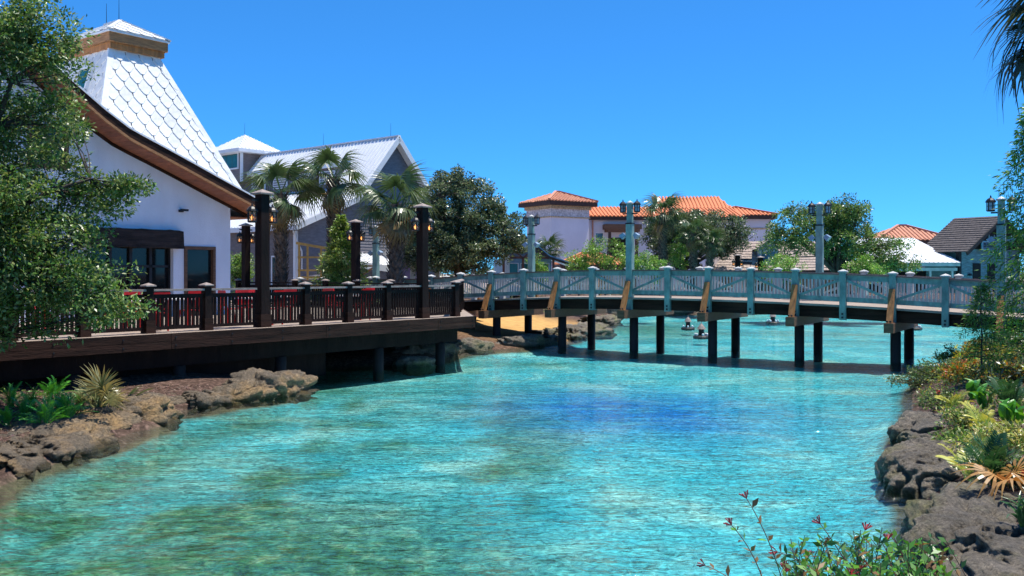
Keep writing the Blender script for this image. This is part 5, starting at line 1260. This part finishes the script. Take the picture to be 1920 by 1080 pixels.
def bush(name, label, base, r, h, n, per, Ln, Wd, cols, seed, group=None, flowers=0, fcol=(.6,.02,.03), cat='plant', cr=.13):
    global rng
    rng = np.random.default_rng(seed); root = thing(name, label, cat, base, 0, group); mb = MB(); pts = []
    for k in range(n):
        g = unit(rng.normal(size=3)); g[2] = abs(g[2]); p = g*np.array([r,r,h])*(rng.random()**.4); pts.append(p)
        mb.tube([(p[0]*.15,p[1]*.15,-.05),(p[0]*.5,p[1]*.5,p[2]*.6),tuple(p)], [.012,.009,.004], 4)
    part('stems', mb, M['bark'], root)
    V, C = clump_leaves(np.array(pts), cr, per, Ln, Wd, cols, .8); link('foliage', quad_mesh('foliage', V, C, M['leaf']), root)
    for k in range(flowers):
        p = np.array(pts[k*3 % len(pts)])*1.05; P = np.repeat(p[None]+np.array([[0,0,.06]]), 12, 0); D = unit(rng.normal(size=(12,3)))
        V, C = leaf_arrays(P, D, rng.normal(size=(12,3)), .07, .045, pick_cols([fcol],12,.15)); link('flower', quad_mesh('flower', V, C, M['petal']), root)
    return root
YC = [(.42,.36,.05),(.30,.32,.05),(.14,.22,.03),(.40,.20,.04)]; OL = [(.10,.13,.04),(.16,.17,.06),(.07,.10,.03)]; VAR = [(.52,.50,.22),(.30,.36,.08),(.12,.22,.04),(.45,.42,.12)]
G1 = 'planted shrubs on the right bank'
spec = [ # px, py, kind ...
 (1722,722,'bush','trailing olive-green mound at the left tip of the right bank',.75,.30,46,OL,.07,.03,3,(.55,.05,.06)),
 (1760,705,'bush','olive shrub just behind the trailing mound',.8,.40,46,OL+MG,.08,.03,0,None),
 (1795,678,'bush','green upright shrub before the sapling',.75,.55,44,MG,.10,.035,0,None),
 (1845,672,'bush','golden croton near the right bridge pile',.8,.5,44,YC,.10,.04,0,None),
 (1890,660,'bush','dark green shrub at the foot of the feathery tree',.9,.7,50,DG+MG,.10,.04,0,None),
 (1815,712,'bush','orange and yellow croton in mid bank',.75,.42,48,YC+[(.45,.12,.03)],.10,.04,0,None),
 (1868,712,'bush','yellow-green croton right of the orange one',.8,.42,48,YC+OL,.10,.04,0,None),
 (1905,720,'bush','dark leafy shrub at the right margin, mid bank',.7,.5,40,DG+YC,.10,.04,0,None),
 (1772,760,'bush','spreading green plant with two red blooms',.55,.28,40,MG+OL,.07,.03,3,(.65,.03,.05)),
 (1812,800,'bush','speckled yellow shrub above the upper boulder',.50,.30,44,VAR+MG,.075,.03,0,None),
 (1850,838,'bush','variegated low shrub below the broad-leaved ginger',.45,.26,40,VAR,.075,.03,0,None),
 (1898,838,'bush','cream variegated shrub at the right margin',.42,.32,40,VAR,.09,.03,0,None),
 (1790,835,'bush','small green shrub touching the upper boulder',.36,.22,30,MG+BG,.06,.028,0,None),
 (1912,905,'bush','dark shrub carrying bright red blooms at the right margin',.30,.34,26,DG+MG,.08,.03,4,(.75,.01,.015)),
]
for i,(px,py,kd,lb,r_,h_,n_,cols,Ln,Wd,fl,fc) in enumerate(spec):
    b = on_ground(px,py); bush('bank_shrub', lb, b, r_, h_, n_, 30, Ln, Wd, cols, 100+i, G1, fl, fc or (.6,.02,.03))
cy1 = [pinnate(.62,17,.17,.026,(.035,.10,.03),s,.55) for s in (1,2)]; cy2 = [pinnate(.58,15,.19,.032,(.20,.30,.06),s,.6,(.55,.50,.10)) for s in (3,4)]
rosette('cycad', 'dark glossy cycad in the shade beside the red blooms', on_ground(1862,915), cy1, 13, 72, 8, 1, 'cycads on the right bank')
rosette('cycad', 'cycad with pale sunlit fronds reaching over the middle boulder', on_ground(1815,905), cy2, 7, 55, 2, 2, 'cycads on the right bank')
rosette('cycad', 'green cycad in the middle of the bank behind the ginger', on_ground(1895,770), cy1, 11, 70, 8, 3, 'cycads on the right bank')
rosette('cycad', 'yellowing cycad under the ginger leaves', on_ground(1840,812), cy2, 8, 60, 4, 4, 'cycads on the right bank', sc=.8)
rosette('cycad', 'small yellow-green cycad above the upper boulder', on_ground(1790,772), cy2, 8, 60, 4, 5, 'cycads on the right bank', sc=.75)
def broad_leaf(L, w, col, seed):
    r = np.random.default_rng(seed); V, C = [], []; pr = None
    for k in range(9):
        s = k/8; p = np.array([L*s*.75, 0, L*(.95*s-.75*s*s)]); ww = w*math.sin(math.pi*min(1,.04+.93*s))**.75; 
        cur = (p+np.array([0,-ww,ww*.45]), p, p+np.array([0,ww,ww*.45]))
        if pr is not None:
            for a, b in ((0,1),(1,2)): V += [pr[a],cur[a],cur[b],pr[b]]; c = np.array(col)*(1+r.normal(0,.08)); C += [c]*4
        pr = cur
    return quad_mesh('leaf', np.array(V), np.array(C), M['frond'])
BLm = [broad_leaf(.62,.085,(.08,.27,.03),1), broad_leaf(.55,.075,(.12,.33,.04),2), broad_leaf(.6,.08,(.05,.2,.03),3)]
for i,(px,py,n_,lb) in enumerate(((1848,775,7,'broad-leaved ginger with arching bright green leaves'),(1896,806,8,'larger broad-leaved ginger at the right margin'),(1828,752,4,'single-stemmed broad-leaved ginger behind the arching one'))):
    o = rosette('ginger_plant', lb, on_ground(px,py), BLm, n_, 75, 22, 10+i, 'broad-leaved gingers on the right bank')
    for c in o.children: c.name = 'leaf'
dry = [frond_mesh(31,.42,.12,13,(.42,.20,.05),.5,.7)]
rosette('dry_palmetto', 'dry orange palmetto fan at the lower right margin', Vector((5.55,10.45,.66)), dry, 3, 35, 5, 20)
gl_ = [broad_leaf(.55,.016,(.05,.13,.04),5)]
rosette('grass_tuft', 'dark green strappy grass tuft at the lower right corner', on_ground(1930,1010), gl_, 22, 75, 15, 21)
# left bank ferns and palmetto
fern = [pinnate(.52,15,.10,.014,(.05,.24,.03),s,.7,None,.8) for s in (11,12)]+[pinnate(.46,15,.10,.015,(.12,.40,.05),13,.7,None,.8)]
for i,(px,py,lb) in enumerate(((12,800,'leftmost dark fern on the left bank'),(48,786,'second dark fern from the left edge'),(85,800,'bright front fern near the ledge'),(62,765,'rear fern against the dark boardwalk'),(112,778,'fern in the middle of the clump'),(128,792,'lowest fern with bright tips'),(150,770,'rightmost fern beside the palmetto'),(22,765,'rear left fern in deep shade'),(100,752,'tallest fern at the back of the clump'))):
    b = on_ground(px,py); rosette('fern', lb, b, fern, 18, 82, 5, 200+i, 'ferns on the left bank', sc=.78+.12*(i % 3))
pmt = [frond_mesh(41,.42,.40,16,(.08,.13,.05),.35,.25), frond_mesh(42,.42,.34,16,(.20,.21,.09),.5,.3), frond_mesh(43,.40,.36,14,(.36,.29,.10),.6,.3)]
rosette('saw_palmetto', 'spiky saw palmetto with yellowed fans on the left bank', on_ground(185,772), pmt, 13, 82, 5, 230, sc=1.05)
rosette('saw_palmetto', 'small drooping palmetto right of the larger one', on_ground(222,764), pmt, 6, 50, 2, 231, sc=.75)
# leaf litter and low ground cover (nobody could count it)
rng = np.random.default_rng(80)
def scatter(n, xr, yr, dmin, dmax, cond=None):
    X = rng.uniform(*xr, n); Y = rng.uniform(*yr, n); d = lake_sd(X, Y); k = (d > dmin) & (d < dmax)
    if cond is not None: k &= cond(X, Y)
    X, Y = X[k], Y[k]; return np.stack([X, Y, height(X, Y)+.012], 1)
P = np.concatenate([scatter(26000,(3.5,16),(8,30),.35,4.5), scatter(9000,(-12,-6.5),(12,22),.7,3.5)]); n = len(P)
a = rng.uniform(0,6.28,n); V, C = leaf_arrays(P, np.stack([np.cos(a),np.sin(a),rng.normal(0,.25,n)],1), rng.normal(0,.35,(n,3))+np.array([0,0,1]), rng.uniform(.04,.10,n), rng.uniform(.012,.03,n), pick_cols([(.16,.10,.075),(.26,.17,.13),(.07,.045,.035),(.33,.24,.19)],n,.25))
tag(link('leaf_litter', quad_mesh('leaf_litter', V, C, M['leaf'])), 'brown leaf litter and bark mulch on the banks', 'mulch', None, 'stuff')
P = scatter(2600,(8,22),(19.5,34),.1,6, lambda x,y: x-8.5 > -1); V, C = clump_leaves(P+np.array([0,0,.10]), .16, 11, .075, .03, OL+MG+YC[:2], .7)
P2 = scatter(900,(5.5,10),(11.5,20),1.3,5); V2, C2 = clump_leaves(P2+np.array([0,0,.08]), .13, 12, .06, .026, MG+VAR+OL, .7)
P3 = scatter(260,(-12,-7),(13,19.5),1.0,3.2); V3, C3 = clump_leaves(P3+np.array([0,0,.06]), .12, 10, .06, .026, MG+OL, .7)
tag(link('ground_cover', quad_mesh('ground_cover', np.concatenate([V,V2,V3]), np.concatenate([C,C2,C3]), M['leaf'])), 'low mixed ground cover on the banks', 'ground cover', None, 'stuff')
P = scatter(900,(-6,26),(45,90),.6,12, lambda x,y: ~((np.abs(x-.4) < 4.5) & (y < 56))); V, C = clump_leaves(P+np.array([0,0,.22]), .34, 22, .14, .06, MG+DG, .7)
tag(link('bank_planting', quad_mesh('bank_planting', V, C, M['leaf'])), 'low green planting along the far shore', 'planting', None, 'stuff')

# near honeysuckle: stems, paired leaves, red trumpet flowers
rng = np.random.default_rng(90); r = random.Random(5)
hon = thing('honeysuckle', 'near coral honeysuckle with red trumpet flowers at the bottom right', 'shrub', at(1640,1180,4.6)); hb_ = hon.location
mb = MB(); LP, LD, LNn, LL, LW, LC = [], [], [], [], [], []; tips = []
def stem(p0, p1, sag, lv, big=1., rust=.25):
    p0, p1 = Vector(p0)-hb_, Vector(p1)-hb_; mid = p0.lerp(p1,.5)+Vector((r.uniform(-.06,.06),r.uniform(-.06,.06),sag)); pts = bez(p0,mid,p1,10); mb.tube(pts, [.0034-.0002*k for k in range(10)], 4)
    for k in range(lv):
        s = .18+.8*(k+.5)/lv; i0 = min(8,int(s*9)); p = pts[i0].lerp(pts[i0+1], s*9-i0); d = (pts[i0+1]-pts[i0]).normalized(); sd = d.cross(Vector(rng.normal(0,1,3))).normalized()
        for q in (-1,1):
            LP.append(p); LD.append(sd*q+d*.5+Vector((0,0,.15))); LNn.append(Vector(rng.normal(0,.5,3))+Vector((0,0,1))); LL.append(.054*big*r.uniform(.7,1.25)); LW.append(.025*big*r.uniform(.8,1.2))
            LC.append((.22,.12,.04) if r.random() < rust else r.choice([(.05,.16,.02),(.08,.24,.03),(.13,.30,.04),(.04,.11,.03)]))
    tips.append((pts[-1], (pts[-1]-pts[-2]).normalized()))
for k in range(140):
    tx = r.uniform(1470,1775); ty = r.uniform(985,1085)+abs(tx-1650)*.10; Yd = r.uniform(4.2,5.2)
    stem(at(tx+r.uniform(-60,110),1190,Yd), at(tx,ty,Yd+r.uniform(-.15,.15)), r.uniform(0,.06), r.randint(5,9), 1, .12)
nm_ = len(tips)
stem(at(1470,1100,4.6), at(1400,935,4.6), .05, 4, 1, .9); stem(at(1440,1120,4.6), at(1372,985,4.6), .04, 5, 1, .7); stem(at(1420,1130,4.5), at(1322,1060,4.5), .05, 3, 1, .8); stem(at(1590,1060,4.6), at(1538,982,4.6), .03, 3, 1, .2); stem(at(1560,1090,4.6), at(1458,960+75,4.6), .05, 5, 1, .5)
part('stems', mb, mat('reddish_stem', (.16,.07,.05), .7, .2), hon)
V, C = leaf_arrays(np.array(LP), np.array(LD), np.array(LNn), np.array(LL), np.array(LW), np.array(LC)*(1+rng.normal(0,.15,(len(LC),1))), .1); link('leaves', quad_mesh('leaves', V, C, M['leaf']), hon)
for k in [3,11,19,27,36,48,60,71]+list(range(nm_, nm_+5)):
    p, d = tips[k]; fm = MB(); n = 9
    for j in range(n):
        a = 2.4*j; sd = d.orthogonal().normalized(); o2 = d.cross(sd); dd = (d*.75+(sd*math.cos(a)+o2*math.sin(a))*r.uniform(.35,.8)).normalized(); L_ = r.uniform(.030,.046)
        fm.tube([p, p+dd*L_*.6, p+dd*L_], [.0016,.0022,.0036], 5)
    part('flower', fm, mat('coral_trumpet', (.52,.05,.06), .5, .2, 40) if 'coral_trumpet' not in bpy.data.materials else bpy.data.materials['coral_trumpet'], hon)
